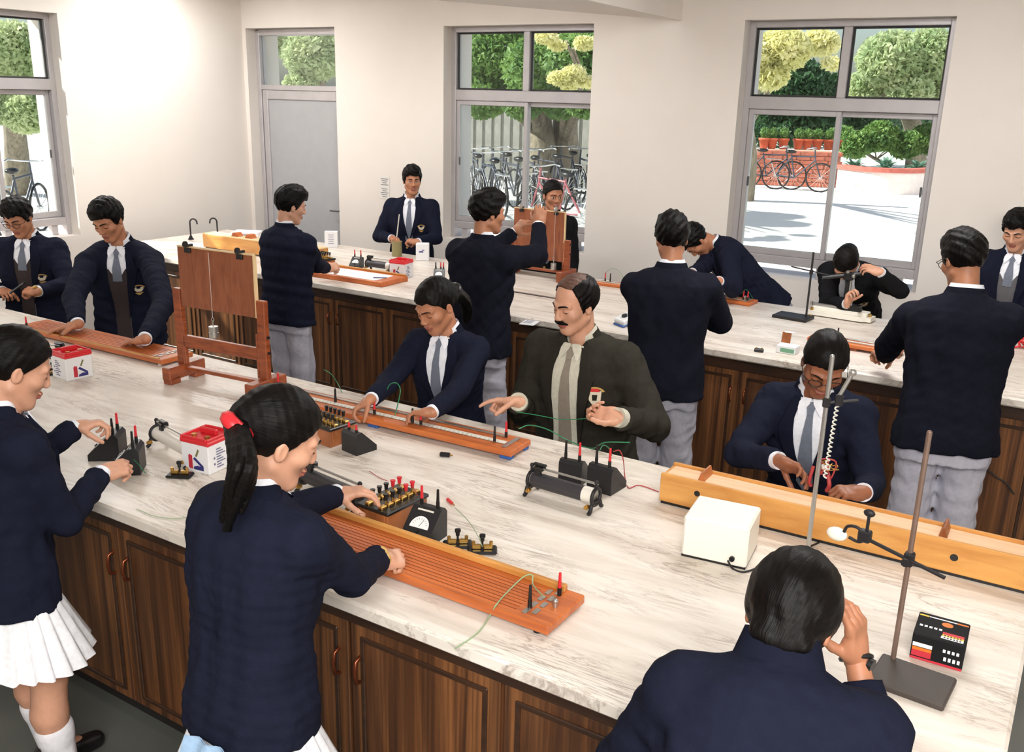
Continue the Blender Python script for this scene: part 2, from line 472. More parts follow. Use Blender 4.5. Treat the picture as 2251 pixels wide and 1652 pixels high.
# grey flush door with a glazed light above
b = MB(); x0, x1 = OP_D[:2]; yd = YB+.12
for q in ((x0, x0+.05, 0, TOP), (x1-.05, x1, 0, TOP)): b.box(((q[0]+q[1])/2, yd+.045, TOP/2), (.05, .09, TOP), .004)
b.box(((x0+x1)/2, yd+.045, TOP-.02), (x1-x0-.1, .09, .055), .004); b.box(((x0+x1)/2, yd+.045, 2.215), (x1-x0-.1, .09, .05), .004)
dr = struct(b.build('door_1', m_alu))
b = MB(); w_ = .07; L0, L1 = x0+.055, x1-.055
for q in ((L0, L0+w_, .02, 2.19), (L1-w_, L1, .02, 2.19), (L0+w_, L1-w_, 2.10, 2.19), (L0+w_, L1-w_, .02, .12)):
    b.box(((q[0]+q[1])/2, yd+.03, (q[2]+q[3])/2), (q[1]-q[0], .04, q[3]-q[2]), .004)
o = b.build('door_leaf', m_alu, dr)
MB().box(((L0+L1)/2, yd+.035, 1.11), (L1-L0-2*w_, .02, 1.98)).build('door_panel', m_leaf_door, o)
MB().box((L1-.03, yd+.004, 1.05), (.03, .014, .16), .004).cyl((L1-.03, yd+.0, 1.05), (L1-.03, yd-.05, 1.05), .008).cyl((L1-.03, yd-.045, 1.05), (L1-.14, yd-.045, 1.05), .008).build('door_handle', m_alu_d, o)
MB().box(((x0+x1)/2, yd+.045, 2.48), (x1-x0-.1, .005, .48)).build('pane', m_glass, dr)
# notice sheets on the back wall
m_paper = plain('notice_paper', (236, 232, 226), .8); m_ink = plain('notice_ink', (150, 148, 150), .8)
tp = thing('wall_notice', 'small pale printed notice taped to the back wall beside the standing boy', 'notice')
c0 = aty(846, 412, YB); tp.location = (c0[0], YB-.002, c0[2])
b = MB(); b.box((0, -.001, 0), (.12, .002, .21)); b.build('sheet', m_paper, tp)
b = MB()
for k in range(9): b.box((0, -.0026, .08-.018*k-(.02 if k > 3 else 0)), (.09-.02*(k % 3), .0008, .008))
b.build('print', m_ink, tp)

# ------------------------------------------------------------------ outside
GZ = .15
M = MatB('courtyard_paving'); _c = M.coord()
n1 = M.noise(_c, .6, 4); br = M.n('ShaderNodeTexBrick'); M.l(_c, br.inputs['Vector']); br.inputs['Scale'].default_value = 2.2
br.inputs['Color1'].default_value = srgb(226, 226, 220); br.inputs['Color2'].default_value = srgb(222, 223, 218); br.inputs['Mortar'].default_value = srgb(200, 200, 194)
br.inputs['Mortar Size'].default_value = .012
M.l(M.mix(n1, br.outputs[0], srgb(230, 230, 226)), M.b.inputs['Base Color']); M.set(Roughness=.85); m_pave = M.m
struct(MB().box((-12, YB+WT+24, GZ-.1), (70, 48, .2)).box((-24, 3.3, GZ-.1), (31.8, 8.2, .2)).build('ground', m_pave))
def leafmat(name, a, b_, tr_=.35):
    M = MatB(name); _c = M.coord()
    M.l(M.ramp(M.noise(_c, 2.5, 4), [(.35, srgb(*a)), (.65, srgb(*b_))]), M.b.inputs['Base Color'])
    M.set(Roughness=.6); M.b.inputs['Transmission Weight'].default_value = 0
    t_ = M.n('ShaderNodeBsdfTranslucent'); t_.inputs[0].default_value = srgb(*b_); x = M.n('ShaderNodeMixShader'); x.inputs[0].default_value = tr_
    M.l(M.b.outputs[0], x.inputs[1]); M.l(t_.outputs[0], x.inputs[2]); M.l(x.outputs[0], M.t.nodes['Material Output'].inputs[0])
    return M.m
m_lf = {'yellow': leafmat('leaves_yellow', (206, 206, 132), (242, 238, 190), .45), 'green': leafmat('leaves_green', (70, 112, 60), (134, 168, 92)),
        'pale': leafmat('leaves_pale', (140, 166, 118), (206, 216, 172), .45), 'dark': leafmat('leaves_dark', (34, 66, 44), (66, 104, 64)), 'blue': leafmat('leaves_blue', (74, 116, 100), (132, 168, 146), .2)}
m_bark = wood('bark', (92, 84, 72), (150, 140, 122), (6, 6, 1), .9, bumps=.4)
def leaves(n, clumps, size):
    n = int(n*3.2); size = size*.52
    """n leaf blades scattered through ellipsoid clumps (cx,cy,cz,rx,ry,rz)"""
    cl = np.array(clumps); wv = cl[:, 3]*cl[:, 4]*cl[:, 5]; k = nrng.choice(len(cl), n, p=wv/wv.sum())
    d = nrng.normal(size=(n, 3)); d /= np.linalg.norm(d, axis=1)[:, None]; r = nrng.uniform(.45, 1, n)**.6
    c = cl[k, :3]+d*cl[k, 3:]*r[:, None]
    u = nrng.normal(size=(n, 3)); u[:, 2] -= .5; u /= np.linalg.norm(u, axis=1)[:, None]
    v = np.cross(u, nrng.normal(size=(n, 3))); v /= np.linalg.norm(v, axis=1)[:, None]
    s = size*nrng.uniform(.6, 1.3, n)[:, None]
    V = np.stack([c-u*s*.6, c+v*s*.28, c+u*s*.6, c-v*s*.28], 1).reshape(-1, 3)
    return V, np.arange(4*n).reshape(-1, 4)
def tree(label, base, clumps, n, size, mat, trunk_r=.2, top=None, group=None):
    t = thing('tree', label, 'tree', tuple(base), 0, group)
    V, F = leaves(n, [(c[0]-base[0], c[1]-base[1], c[2]-base[2], *c[3:]) for c in clumps], size)
    stuff(np_mesh('crown', V, F, m_lf[mat], t, smooth=False))
    top = top if top is not None else clumps[0][:3]
    tv = [top[i]-base[i] for i in range(3)]
    pts = smooth_path([(0, 0, -.05), (tv[0]*.2+.05, tv[1]*.2, tv[2]*.35), (tv[0]*.6-.05, tv[1]*.6, tv[2]*.7), tv], 4)
    b = MB(); b.tube(pts, np.linspace(trunk_r*1.15, trunk_r*.5, len(pts)), 9)
    for c in clumps[:4]: b.tube([pts[len(pts)//2], ((c[0]-base[0])*.7+pts[-1][0]*.3, (c[1]-base[1])*.7+pts[-1][1]*.3, (c[2]-base[2]))], [trunk_r*.4, trunk_r*.15], 6)
    b.build('trunk', m_bark, t); return t
def clump(px, py, dep, rp, flat=.8):
    c = atd(px, py, dep); r = rp*dep/FPX; return (c[0], c[1], c[2], r, r, r*flat)
# trees beyond the middle window
tree('thick-trunked leafy tree left of the leaning trunk beyond the middle window', atz(1188, 420, GZ+.0)*0+np.array([*atd(1188, 372, 19)[:2], GZ]),
     [clump(1090, 120, 18, 95), clump(1190, 150, 17, 90), clump(1060, 215, 18, 60), clump(1150, 225, 17.5, 50), clump(1010, 80, 19, 70)], 5200, .2, 'green', .34, atd(1190, 170, 19))
tree('leaning leafy tree with yellow-green tips beyond the middle window, rightmost there', np.array([*atd(1228, 372, 19.5)[:2], GZ]),
     [clump(1270, 130, 16, 75), clump(1235, 85, 17, 70), clump(1290, 220, 16, 50), clump(1230, 230, 17, 40), clump(1320, 170, 16, 60)], 4200, .2, 'green', .36, atd(1262, 190, 19))
tree('sunlit yellow-leaved low bough tree beyond the middle window', np.array([*atd(1330, 340, 17)[:2], GZ]),
     [clump(1232, 172, 14, 30, .5), clump(1262, 158, 14, 26, .6), clump(1200, 82, 14, 28, .5), clump(1225, 100, 14.3, 22, .5), clump(1290, 180, 14.2, 26, .5), clump(1250, 190, 14, 20, .5), clump(1285, 95, 14.5, 25, .6)], 1100, .15, 'yellow', .16, atd(1330, 120, 16.5))
tree('tall green tree seen through the glazed light above the grey door', np.array([*atd(690, 420, 20)[:2], GZ]),
     [clump(690, 120, 18, 70), clump(620, 90, 19, 50), clump(750, 90, 18, 50), clump(660, 190, 18, 40)], 3400, .2, 'pale', .25)
tree('pale leafy tree seen through the window in the left wall', np.array([*atd(40, 420, 18)[:2], GZ]),
     [clump(30, 110, 15, 75), clump(60, 250, 15, 55), clump(-20, 230, 15, 60), clump(20, 170, 16, 50)], 3600, .19, 'pale', .22)
# trees beyond the right window
tree('bright yellow-leaved maple beyond the top left pane of the right window', np.array([*atd(1640, 380, 20)[:2], GZ]),
     [clump(1720, 110, 15, 62, .7), clump(1690, 170, 15, 42, .6), clump(1800, 95, 15.5, 45, .6), clump(1650, 120, 15, 50), clump(1830, 140, 15, 24, .5)], 3400, .24, 'yellow', .2, atd(1640, 140, 19))
tree('pale green feathery tree beyond the top right pane of the right window', np.array([*atd(2020, 330, 30)[:2], GZ]),
     [clump(1960, 130, 24, 75), clump(2040, 120, 24, 70), clump(1900, 190, 25, 45), clump(2000, 200, 24, 50), clump(2090, 180, 25, 50)], 4600, .3, 'pale', .3)
tree('shady dark green tree behind the brick planter with pots', np.array([*atd(1770, 330, 33)[:2], GZ]),
     [clump(1740, 200, 30, 90), clump(1820, 220, 31, 70), clump(1660, 220, 31, 60), clump(1900, 250, 32, 60), clump(1740, 280, 30, 50), clump(1660, 285, 30, 40), clump(1810, 285, 30, 40)], 5600, .34, 'dark', .3)
hd = thing('hedge', 'dark clipped hedge along the far side of the courtyard', 'hedge', tuple(np.array([*atd(1850, 330, 44)[:2], GZ])))
V, F = leaves(4200, [tuple(np.array([*atd(x, 300, 44)[:2], 1.0])-np.array(hd.location))+(2.6, .8, 1.6) for x in range(1560, 2200, 70)], .32)
stuff(np_mesh('foliage', V, F, m_lf['dark'], hd, smooth=False))
# boundary wall of pale corrugated sheet behind the bicycles
M = MatB('sheet_wall'); _c = M.coord(); M.l(M.ramp(M.noise(_c, 3, 5), [(.3, srgb(104, 104, 98)), (.7, srgb(140, 140, 134))]), M.b.inputs['Base Color']); m_sheet = M.m
A = np.array([*atd(880, 330, 25)[:2], GZ]); B_ = np.array([*atd(1420, 330, 21)[:2], GZ])
fw = thing('boundary_wall', 'pale corrugated boundary wall behind the parked bicycles', 'wall', tuple(A))
n_ = 26; d_ = (B_-A)/n_; ang = math.atan2(d_[1], d_[0])
pm = None
for i in range(n_):
    p = d_*(i+.5)
    if pm is None:
        b = MB(); L_ = float(np.linalg.norm(d_)); b.box((0, 0, .95), (L_*.985, .05, 1.9), .015); b.box((L_*.28, -.035, .95), (L_*.14, .05, 1.88), .012); pm = b.build('panel', m_sheet, fw)
        o = pm
    else:
        o = pm.copy(); COL.objects.link(o); o.parent = fw
    o.location = tuple(p); o.rotation_euler = (0, 0, ang)
# brick planter with pots, curved planter
m_brick = plain('red_brick', (178, 104, 84), .85, vary=.25, vscale=14); m_mortar = plain('mortar', (196, 160, 140), .9)
m_terra = plain('terracotta', (196, 98, 70), .8, vary=.15)
pb = np.array([*atd(1655, 398, 24)[:2], GZ]); pe = np.array([*atd(1842, 402, 23.6)[:2], GZ]); d_ = pe-pb; L_ = float(np.linalg.norm(d_)); ang = math.atan2(d_[1], d_[0])
pl = thing('brick_planter', 'long red brick planter wall with flower pots standing along its top', 'planter', tuple(pb), ang)
MB().box((L_/2, .3, .45), (L_, .56, .86)).build('core', m_mortar, pl)
bm_ = None; nb = max(4, int(L_/.3)); bw = L_/nb
for r in range(8):
    for i in range(nb):
        if bm_ is None:
            bm_ = MB().box((0, 0, 0), (bw*.94, .06, .10), .008).build('brick', m_brick, pl); o = bm_
        else: o = bm_.copy(); COL.objects.link(o); o.parent = pl
        o.location = ((i+.5+(.25 if r % 2 else -.0))*bw*.98, -.005, .06+.108*r)
pot = None
for i, x in enumerate((1672, 1690, 1715, 1748, 1768, 1790, 1815, 1832)):
    q = atd(x, 322, 24)
    lab = 'terracotta flower pot on the brick planter, number %s from its left end' % ('one two three four five six seven eight'.split()[i])
    if pot is None:
        pot = thing('flower_pot', lab, 'plant pot', (q[0], q[1]+.25, GZ+.88), 0, 'pots along the brick planter')
        MB().lathe([(.09, 0), (.13, .22), (.15, .22), (.15, .27), (.12, .27), (.11, .24)], 12).build('pot', m_terra, pot)
        V, F = leaves(60, [(0, 0, .40, .12, .12, .14)], .14); stuff(np_mesh('foliage', V, F, m_lf['green'], pot, smooth=False))
    else: copy_thing(pot, (q[0], q[1]+.25, GZ+.88), i*1.3, lab)
cp0 = np.array([*atd(1850, 405, 23)[:2], GZ]); 
m_kerb = plain('planter_plaster', (226, 214, 210), .8, vary=.06); m_rim = plain('planter_rim', (190, 104, 92), .8, vary=.15)
pts = [np.array([*atd(x, y, dd)[:2], 0]) for x, y, dd in ((1846, 405, 23.4), (1900, 409, 22.6), (1980, 412, 22.4), (2040, 412, 22.9), (2110, 405, 24.2))]
cpl = thing('curved_planter', 'low curved pale planter wall with red rim outside the right window', 'planter', tuple(cp0))
sp = smooth_path(pts, 5); b = MB(); b2 = MB()
up = np.array([0, 0, 1.])
for z0, z1, w0, bb in ((0, .5, .22, b), (.5, .6, .3, b2)):
    G_ = []
    for i, p in enumerate(sp):
        t_ = sp[min(i+1, len(sp)-1)]-sp[max(i-1, 0)]; nrm = np.cross(t_, up); nrm /= np.linalg.norm(nrm); c = p-np.array([cp0[0], cp0[1], 0])
        G_.append([c-nrm*w0/2+up*z0, c+nrm*w0/2+up*z0, c+nrm*w0/2+up*z1, c-nrm*w0/2+up*z1, c-nrm*w0/2+up*z0])
    bb.grid(G_, 0, False)
b.build('wall', m_kerb, cpl); b2.build('rim', m_rim, cpl)
c0_ = np.array([cp0[0], cp0[1], 0]); aw = unit_ = np.array([-.25, .97, 0]); b = MB()
b.grid([[p-c0_+up*.0, p-c0_+up*.42, p-c0_+aw*3.2+up*.42, p-c0_+aw*3.2] for p in sp][::-1], 0, False); b.build('soil', plain('soil', (86, 74, 58), .95, vary=.3), cpl)
def agave(name_i, px, py, dep, label):
    q = atd(px, py, dep); t = thing('agave', label, 'plant', (q[0], q[1], GZ+.42), name_i, 'agaves in the curved planter')
    b = MB()
    for i in range(34):
        a = i*2.4+name_i; el = .25+1.1*(i % 9)/9; L = rng.uniform(.5, .64); w_ = .075
        d0 = np.array([math.cos(a)*math.cos(el), math.sin(a)*math.cos(el), math.sin(el)]); sd = np.array([-math.sin(a), math.cos(a), 0])
        rows = []
        for k in range(5):
            u = k/4; p = d0*L*u+np.array([0, 0, -.25*u*u]); ww = w_*(1-u)**.6*(0.5+1.2*u if u < .4 else 1)
            rows.append([p-sd*ww, p-np.array([0, 0, .02*(1-u)]), p+sd*ww])
        b.grid(rows)
    b.build('blades', m_lf['blue'], t); return t
for i, (x, y, l) in enumerate(((1880, 345, 'blue-green agave at the left end of the curved planter'), (1951, 345, 'blue-green agave in the middle of the curved planter'), (2022, 350, 'blue-green agave at the right end of the curved planter'))):
    agave(i*.7, x, y, 24.5, l)
tree('small bushy shrub growing behind the agaves', np.array([*atd(1960, 330, 28)[:2], GZ]), [clump(1880, 318, 27, 38), clump(1935, 300, 27, 42), clump(1990, 318, 27, 38), clump(2040, 305, 27, 42), clump(1850, 300, 27.5, 30), clump(2085, 320, 27, 36)], 3200, .24, 'green', .06)
# bicycles
m_black = plain('black_gloss', (26, 26, 28), .35); m_chrome = plain('chrome', (215, 215, 215), .18, .9); m_blueb = plain('bike_blue', (62, 66, 78), .4); m_redb = plain('bike_red', (150, 84, 90), .4)
def bicycle(label, loc, rz, mat, group):
    t = thing('bicycle', label, 'bicycle', loc, rz, group)
    for x in (-.53, .53):
        b = MB(); ring = [(x+.33*math.cos(a), 0, .34+.33*math.sin(a)) for a in np.linspace(0, 2*math.pi, 25)[:-1]]
        b.tube(ring, .02, 6, closed=True); wv = b.build('tyre', m_black, t)
        b = MB()
        for a in np.linspace(0, math.pi, 9)[:-1]: b.cyl((x-.31*math.cos(a), 0, .34-.31*math.sin(a)), (x+.31*math.cos(a), 0, .34+.31*math.sin(a)), .004, n=4, caps=False)
        b.cyl((x, -.04, .34), (x, .04, .34), .025, n=8); b.build('spokes', m_chrome, wv)
    b = MB(); seg = [((-.53, 0, .34), (-.08, 0, .3)), ((-.08, 0, .3), (-.2, 0, .85)), ((-.2, 0, .8), (.38, 0, .82)), ((-.08, 0, .3), (.38, 0, .75)), ((-.53, 0, .34), (-.19, 0, .78)), ((.53, 0, .34), (.38, 0, .72)), ((.38, 0, .72), (.34, 0, .98))]
    for a, c in seg: b.cyl(a, c, .017, n=7)
    b.build('frame', mat, t)
    MB().tube([(.2, .28, 1.0), (.3, .27, 1.02), (.36, .12, 1.0), (.36, -.12, 1.0), (.3, -.27, 1.02), (.2, -.28, 1.0)], .013, 6).build('handlebar', m_chrome, t)
    MB().sphere((-.22, 0, .91), (.14, .08, .045), 10, 6).build('saddle', m_black, t)
    MB().box((-.6, 0, .72), (.36, .13, .02), .006).cyl((-.7, 0, .71), (-.55, 0, .36), .008, n=5).build('carrier', m_chrome, t)
    return t
q = atd(1075, 470, 15.5); bk = bicycle('dark bicycle parked foremost in the rack beyond the middle window', (q[0], q[1], GZ+.12), 2.5, m_blueb, 'bicycles beyond the middle window')
for i, (x, dd, rz, l) in enumerate(((1045, 16.6, 2.3, 'bicycle leftmost in the row beyond the middle window'), (1125, 16, 2.6, 'bicycle just left of the middle mullion'), (1165, 16.5, 2.4, 'bicycle parked behind the middle mullion'),
        (1205, 17, 2.7, 'bicycle parked below the thick tree trunk'), (1245, 18.2, 2.5, 'bicycle parked below the leaning tree trunk'), (1285, 17.5, 2.4, 'bicycle rightmost in the row beyond the middle window'),
        (1100, 17.2, 2.6, 'bicycle half hidden in the second row beyond the middle window'))):
    q = atd(x, 450, dd); copy_thing(bk, (q[0], q[1], GZ+.12), rz, l)
q = atd(1222, 430, 14.5); bicycle('red-framed bicycle nearest the wall beyond the middle window', (q[0], q[1], GZ), 2.9, m_redb, 'bicycles beyond the middle window')
q = atd(1690, 398, 23); copy_thing(bk, (q[0], q[1], GZ), .2, 'dark bicycle leaning at the brick planter, farther left', 'bicycles at the brick planter')
q = atd(1752, 400, 22.6); copy_thing(bk, (q[0], q[1], GZ), .05, 'dark bicycle leaning at the brick planter, farther right', 'bicycles at the brick planter')
q = atd(55, 480, 13); copy_thing(bk, (q[0], q[1], GZ), 2.2, 'dark bicycle seen through the window in the left wall', 'bicycles by the left wall')
# ------------------------------------------------------------------ lab benches
M = MatB('marble'); 
w1 = M.coord((.6, 3.0, 1.0), (0, 0, R_(5))); nA = M.noise(w1, 2.6, 7, .62, .9)
w2 = M.coord((.7, 5.2, 1.0), (0, 0, R_(-3))); nB = M.noise(w2, 2.6, 7, .66, 1.8)
base = M.ramp(nA, [(.25, srgb(188, 174, 162)), (.42, srgb(220, 209, 197)), (.6, srgb(238, 230, 220))])
vein = M.n('ShaderNodeMath', operation='SUBTRACT'); vein.inputs[1].default_value = .5; M.l(nB, vein.inputs[0])
va = M.n('ShaderNodeMath', operation='ABSOLUTE'); M.l(vein.outputs[0], va.inputs[0])
vf = M.ramp(va.outputs[0], [(.0, (1, 1, 1, 1)), (.012, (.55, .55, .55, 1)), (.035, (0, 0, 0, 1))])
gate = M.ramp(M.noise(M.coord((1, 2, 1)), 2.2, 3), [(.42, (0, 0, 0, 1)), (.62, (1, 1, 1, 1))])
gm = M.n('ShaderNodeMath', operation='MULTIPLY'); M.l(vf, gm.inputs[0]); M.l(gate, gm.inputs[1])
gm2 = M.n('ShaderNodeMath', operation='MULTIPLY'); gm2.inputs[1].default_value = .7; M.l(gm.outputs[0], gm2.inputs[0])
M.l(M.mix(gm2.outputs[0], base, srgb(128, 104, 90)), M.b.inputs['Base Color']); M.set(Roughness=.32)
M.b.inputs['Specular IOR Level'].default_value = .35; m_marble = M.m
M = MatB('laminate'); _c = M.coord((7, 7, .22)); f_ = M.noise(_c, 2.4, 6, .65, .5); g_ = M.noise(M.coord((30, 30, .5)), 2.5, 3)
cc = M.ramp(f_, [(.32, srgb(48, 29, 19)), (.46, srgb(92, 56, 32)), (.56, srgb(124, 80, 46)), (.70, srgb(154, 100, 56))])
M.l(M.mix(M.ramp(g_, [(.4, (0, 0, 0, 1)), (.7, (.75, .75, .75, 1))]), cc, srgb(58, 37, 25)), M.b.inputs['Base Color']); M.set(Roughness=.38); m_lam = M.m
m_lam_d = wood('laminate_dark', (40, 26, 18), (70, 44, 28), (1, 10, 10), .4)
m_hand = plain('copper_handle', (128, 66, 40), .3, .7)
m_dark = plain('toe_kick', (24, 20, 18), .8)
BZ = .9
def bench(name, label, x0, x1, y0, y1, faces, nd):
    t = thing('bench_cabinet', label+' cabinet of dark striped laminate doors', 'cabinet', ((x0+x1)/2, (y0+y1)/2, 0))
    cx, cy = (x0+x1)/2, (y0+y1)/2; ov = .05
    MB().box((0, 0, .474), (x1-x0-2*ov-.04, y1-y0-2*ov-.06, .760), .0).build('body', m_lam, t)
    MB().box((0, 0, .05), (x1-x0-2*ov-.12, y1-y0-2*ov-.16, .1)).build('plinth', m_dark, t)
    for sgn in faces:
        yf = sgn*((y1-y0)/2-ov-.03)
        MB().box((0, yf, .816), (x1-x0-2*ov-.04, .026, .076), .004).build('rail', m_lam_d, t)
        dw = (x1-x0-2*ov-.06)/nd; dm = hm = None
        for i in range(nd):
            xx = -(x1-x0)/2+ov+.03+dw*(i+.5)
            if dm is None:
                b = MB(); b.box((0, 0, 0), (dw-.012, .02, .68), .003)
                o = dm = b.build('door', m_lam, t)
                # raised moulding frame round the door panel
                b = MB(); e = dw/2-.05
                for sx in (-1, 1): b.box((sx*e, sgn*.012, 0), (.016, .008, .60), .003)
                for sz in (-1, 1): b.box((0, sgn*.012, sz*.30), (2*e+.016, .008, .016), .003)
                fm = b.build('moulding', m_lam_d, o)
                b = MB(); b.tube([(0, sgn*.01, -.04), (0, sgn*.03, -.034), (0, sgn*.036, 0), (0, sgn*.03, .034), (0, sgn*.01, .04)], .006, 8)
                hm = b.build('handle', m_hand, o)
            else:
                o = dm.copy(); COL.objects.link(o); o.parent = t
                q = fm.copy(); COL.objects.link(q); q.parent = o
                hm2 = hm.copy(); COL.objects.link(hm2); hm2.parent = o; hh = hm2
            o.location = (xx, yf, .44)
            (hm if i == 0 else hh).location = ((dw/2-.04)*(1 if i % 2 == 0 else -1), 0, .2)
    b = MB(); b.box((cx, cy, BZ-.0225), (x1-x0, y1-y0, .045), .008)
    tag(b.build('worktop', m_marble), label+' veined pale marble worktop', 'worktop')
bench('near', 'near bench', -7.3, .02, 1.66, 3.045, (-1, 1), 14)
bench('far', 'far bench', -7.1, .02, 4.79, 6.17, (-1, 1), 14)
# ------------------------------------------------------------------ people
def skinmat(name, rgb):
    M = MatB(name); c = srgb(*rgb); co = M.coord()
    d = tuple(x*.88 for x in c[:3])+(1,)
    M.l(M.ramp(M.noise(co, 22, 3), [(.35, d), (.65, c)]), M.b.inputs['Base Color']); M.set(Roughness=.48)
    M.b.inputs['Subsurface Weight'].default_value = .05; M.b.inputs['Subsurface Radius'].default_value = (.02, .008, .004); M.b.inputs['Subsurface Scale'].default_value = .3
    M.bump(M.noise(co, 400, 2), .05, .002); return M.m
SK = {'mid': skinmat('skin_mid', (186, 126, 94)), 'light': skinmat('skin_light', (212, 158, 130)), 'dark': skinmat('skin_dark', (150, 94, 66))}
m_lip = plain('lips', (158, 92, 78), .45)
M = MatB('hair_black'); at_ = M.n('ShaderNodeAttribute'); at_.attribute_name = 'strand'; f_ = M.noise(at_.outputs['Vector'], 1.0, 4, .6)
M.l(M.ramp(f_, [(.32, srgb(5, 4, 4)), (.7, srgb(20, 16, 15))]), M.b.inputs['Base Color']); M.b.inputs['Specular IOR Level'].default_value = .13; M.set(Roughness=.42); M.bump(f_, .5, .003); m_hair = M.m
def strands(o, P):
    at_ = o.data.attributes.new('strand', 'FLOAT_VECTOR', 'POINT'); at_.data.foreach_set('vector', np.ascontiguousarray(P, np.float32).ravel()); return o
M = MatB('hair_brown'); co = M.coord((60, 14, 60)); f_ = M.noise(co, 3.2, 4, .6)
M.l(M.ramp(f_, [(.3, srgb(52, 32, 24)), (.7, srgb(104, 66, 48))]), M.b.inputs['Base Color']); M.set(Roughness=.5); M.bump(f_, .4, .008); m_hairb = M.m
m_navy = fabric('blazer_navy', (26, 29, 45), .88, .45)
m_nlap = fabric('lapel_navy', (23, 26, 41), .88, .2)
m_navy_shaded = fabric('blazer_navy_shaded', (23, 24, 35), .9, .45)  # same navy cloth, the weaker light between the benches put into its colour
m_black_j = fabric('jacket_black', (26, 26, 29), .9, .4)
m_char = fabric('jacket_charcoal', (50, 47, 41), .88, .4); m_char_l = fabric('lapel_charcoal', (45, 42, 37), .88, .2)
m_shirt = fabric('shirt_white', (236, 238, 246), .8, .25); m_shirt_g = fabric('shirt_cream', (204, 200, 184), .8, .25)
m_grey = fabric('trousers_grey', (186, 184, 196), .85, .5); m_dkgrey = fabric('trousers_dark', (44, 42, 40), .85, .5)
m_skirt = fabric('skirt_white', (238, 238, 242), .8, .3); m_sock = fabric('sock_white', (232, 230, 236), .9, .3)
m_tie = fabric('tie_grey', (112, 118, 132), .6, .15); m_tie_t = fabric('tie_taupe', (142, 132, 120), .6, .15)
m_sweat = fabric('sweater', (66, 58, 58), .95, .2); m_sweat_g = fabric('sweater_grey', (96, 94, 98), .95, .2)
m_shoe = plain('shoe_black', (24, 22, 24), .3); m_gold = plain('gold_thread', (198, 160, 92), .55, .2); m_cream = plain('crest_cream', (226, 214, 190), .7)
m_redp = plain('red_plastic', (214, 44, 52), .35); m_eyew = plain('eye_white', (226, 220, 214), .3); m_iris = plain('iris', (30, 20, 16), .2)
m_bluecl = fabric('cloth_blue', (150, 178, 206), .8, .4)
unit = lambda v: np.asarray(v, float)/max(np.linalg.norm(v), 1e-9)
def rot_about(v, k, a):
    k = unit(k); return v*math.cos(a)+np.cross(k, v)*math.sin(a)+k*np.dot(k, v)*(1-math.cos(a))
HP = {'flat': ([6, 8, 5], [6, 8, 5], [7, 8, 5], [8, 8, 5], 12), 'relax': ([22, 30, 18], [28, 36, 20], [32, 40, 22], [36, 42, 24], 25),
      'pinch': ([45, 48, 22], [48, 52, 26], [58, 62, 30], [64, 66, 32], 42), 'fist': ([78, 92, 55], [80, 94, 56], [82, 94, 56], [84, 92, 55], 55),
      'point': ([14, 14, 8], [62, 78, 45], [70, 84, 48], [74, 84, 48], 40), 'grip': ([48, 62, 36], [52, 66, 38], [56, 68, 40], [58, 68, 40], 50)}
def hand_mesh(W, dirv, palm, right, preset, sc, h, fore):
    """palm, four unequal fingers and a thumb; returns world verts/faces"""
    Y = unit(dirv); Z = -np.asarray(palm, float); Z = unit(Z-Y*np.dot(Z, Y)); X = np.cross(Y, Z); tsg = -1 if right else 1
    v = Vol((-.075, -.05, -.11), (.075, .20, .05), h/sc)
    v.box((0, .05, 0), (.036, .042, .0125), .012, .0); v.rc((0, -.012, 0), (0, .0, 0), .023, .022, .02); v.rc((0, 0, 0), (0, .03, 0), .022, .024, .02)
    v.ell((tsg*.024, .03, -.008), (.018, .028, .014), .014); v.ell((-tsg*.024, .03, -.006), (.014, .028, .012), .012)
    sp = HP[preset]
    for i, (bx, by, L, r, spr) in enumerate(((.0285, .088, .072, .0088, 5), (.0095, .093, .080, .0090, 1.5), (-.0095, .090, .074, .0086, -2), (-.0275, .080, .058, .0078, -7))):
        p = np.array([tsg*bx, by-.012, 0.0]); q = np.array([tsg*bx, by, 0.0]); v.rc(p, q, r*1.1, r*1.08, .006)
        a = 0.0; sd = math.sin(R_(spr))*tsg
        for j, fr_ in enumerate((.45, .31, .24)):
            a += R_(sp[i][j]); d = unit(np.array([sd, math.cos(a), -math.sin(a)])); e = q+d*L*fr_
            v.rc(q, e, r*(1.04-.1*j), r*(.94-.1*j), .003); q = e
    c = R_(sp[4]); q = np.array([tsg*.026, .018, -.006]); d = unit(np.array([tsg*(.75*math.cos(c*.9)), .68, -.25-.75*math.sin(c)]))
    for j, (L, r) in enumerate(((.042, .0125), (.033, .0108), (.025, .0095))):
        e = q+d*L; v.rc(q, e, r, r*.9, .005); q = e
        d = unit(d+np.array([-tsg*.22, .12, -.05])*(.4+c))
    V, F = v.mesh(); Rm = np.stack([X, Y, Z])
    return V*sc @ Rm + np.asarray(W), F
TZ = [-.11, -.03, .08, .17, .30, .40, .455, .485, .51, .53]
TA = {'boy': [.205, .198, .186, .182, .198, .203, .188, .148, .098, .074], 'girl': [.180, .178, .166, .162, .180, .187, .172, .135, .090, .068], 'teacher': [.225, .222, .212, .210, .225, .226, .206, .160, .104, .078]}
TB = {'boy': [.142, .138, .126, .120, .132, .126, .108, .088, .072, .064], 'girl': [.132, .130, .118, .112, .130, .122, .102, .082, .066, .059], 'teacher': [.162, .168, .162, .156, .154, .142, .118, .094, .076, .068]}
TC = [0, 0, 0, 0, .002, -.004, -.012, -.016, -.014, -.010]
PN = 2.5
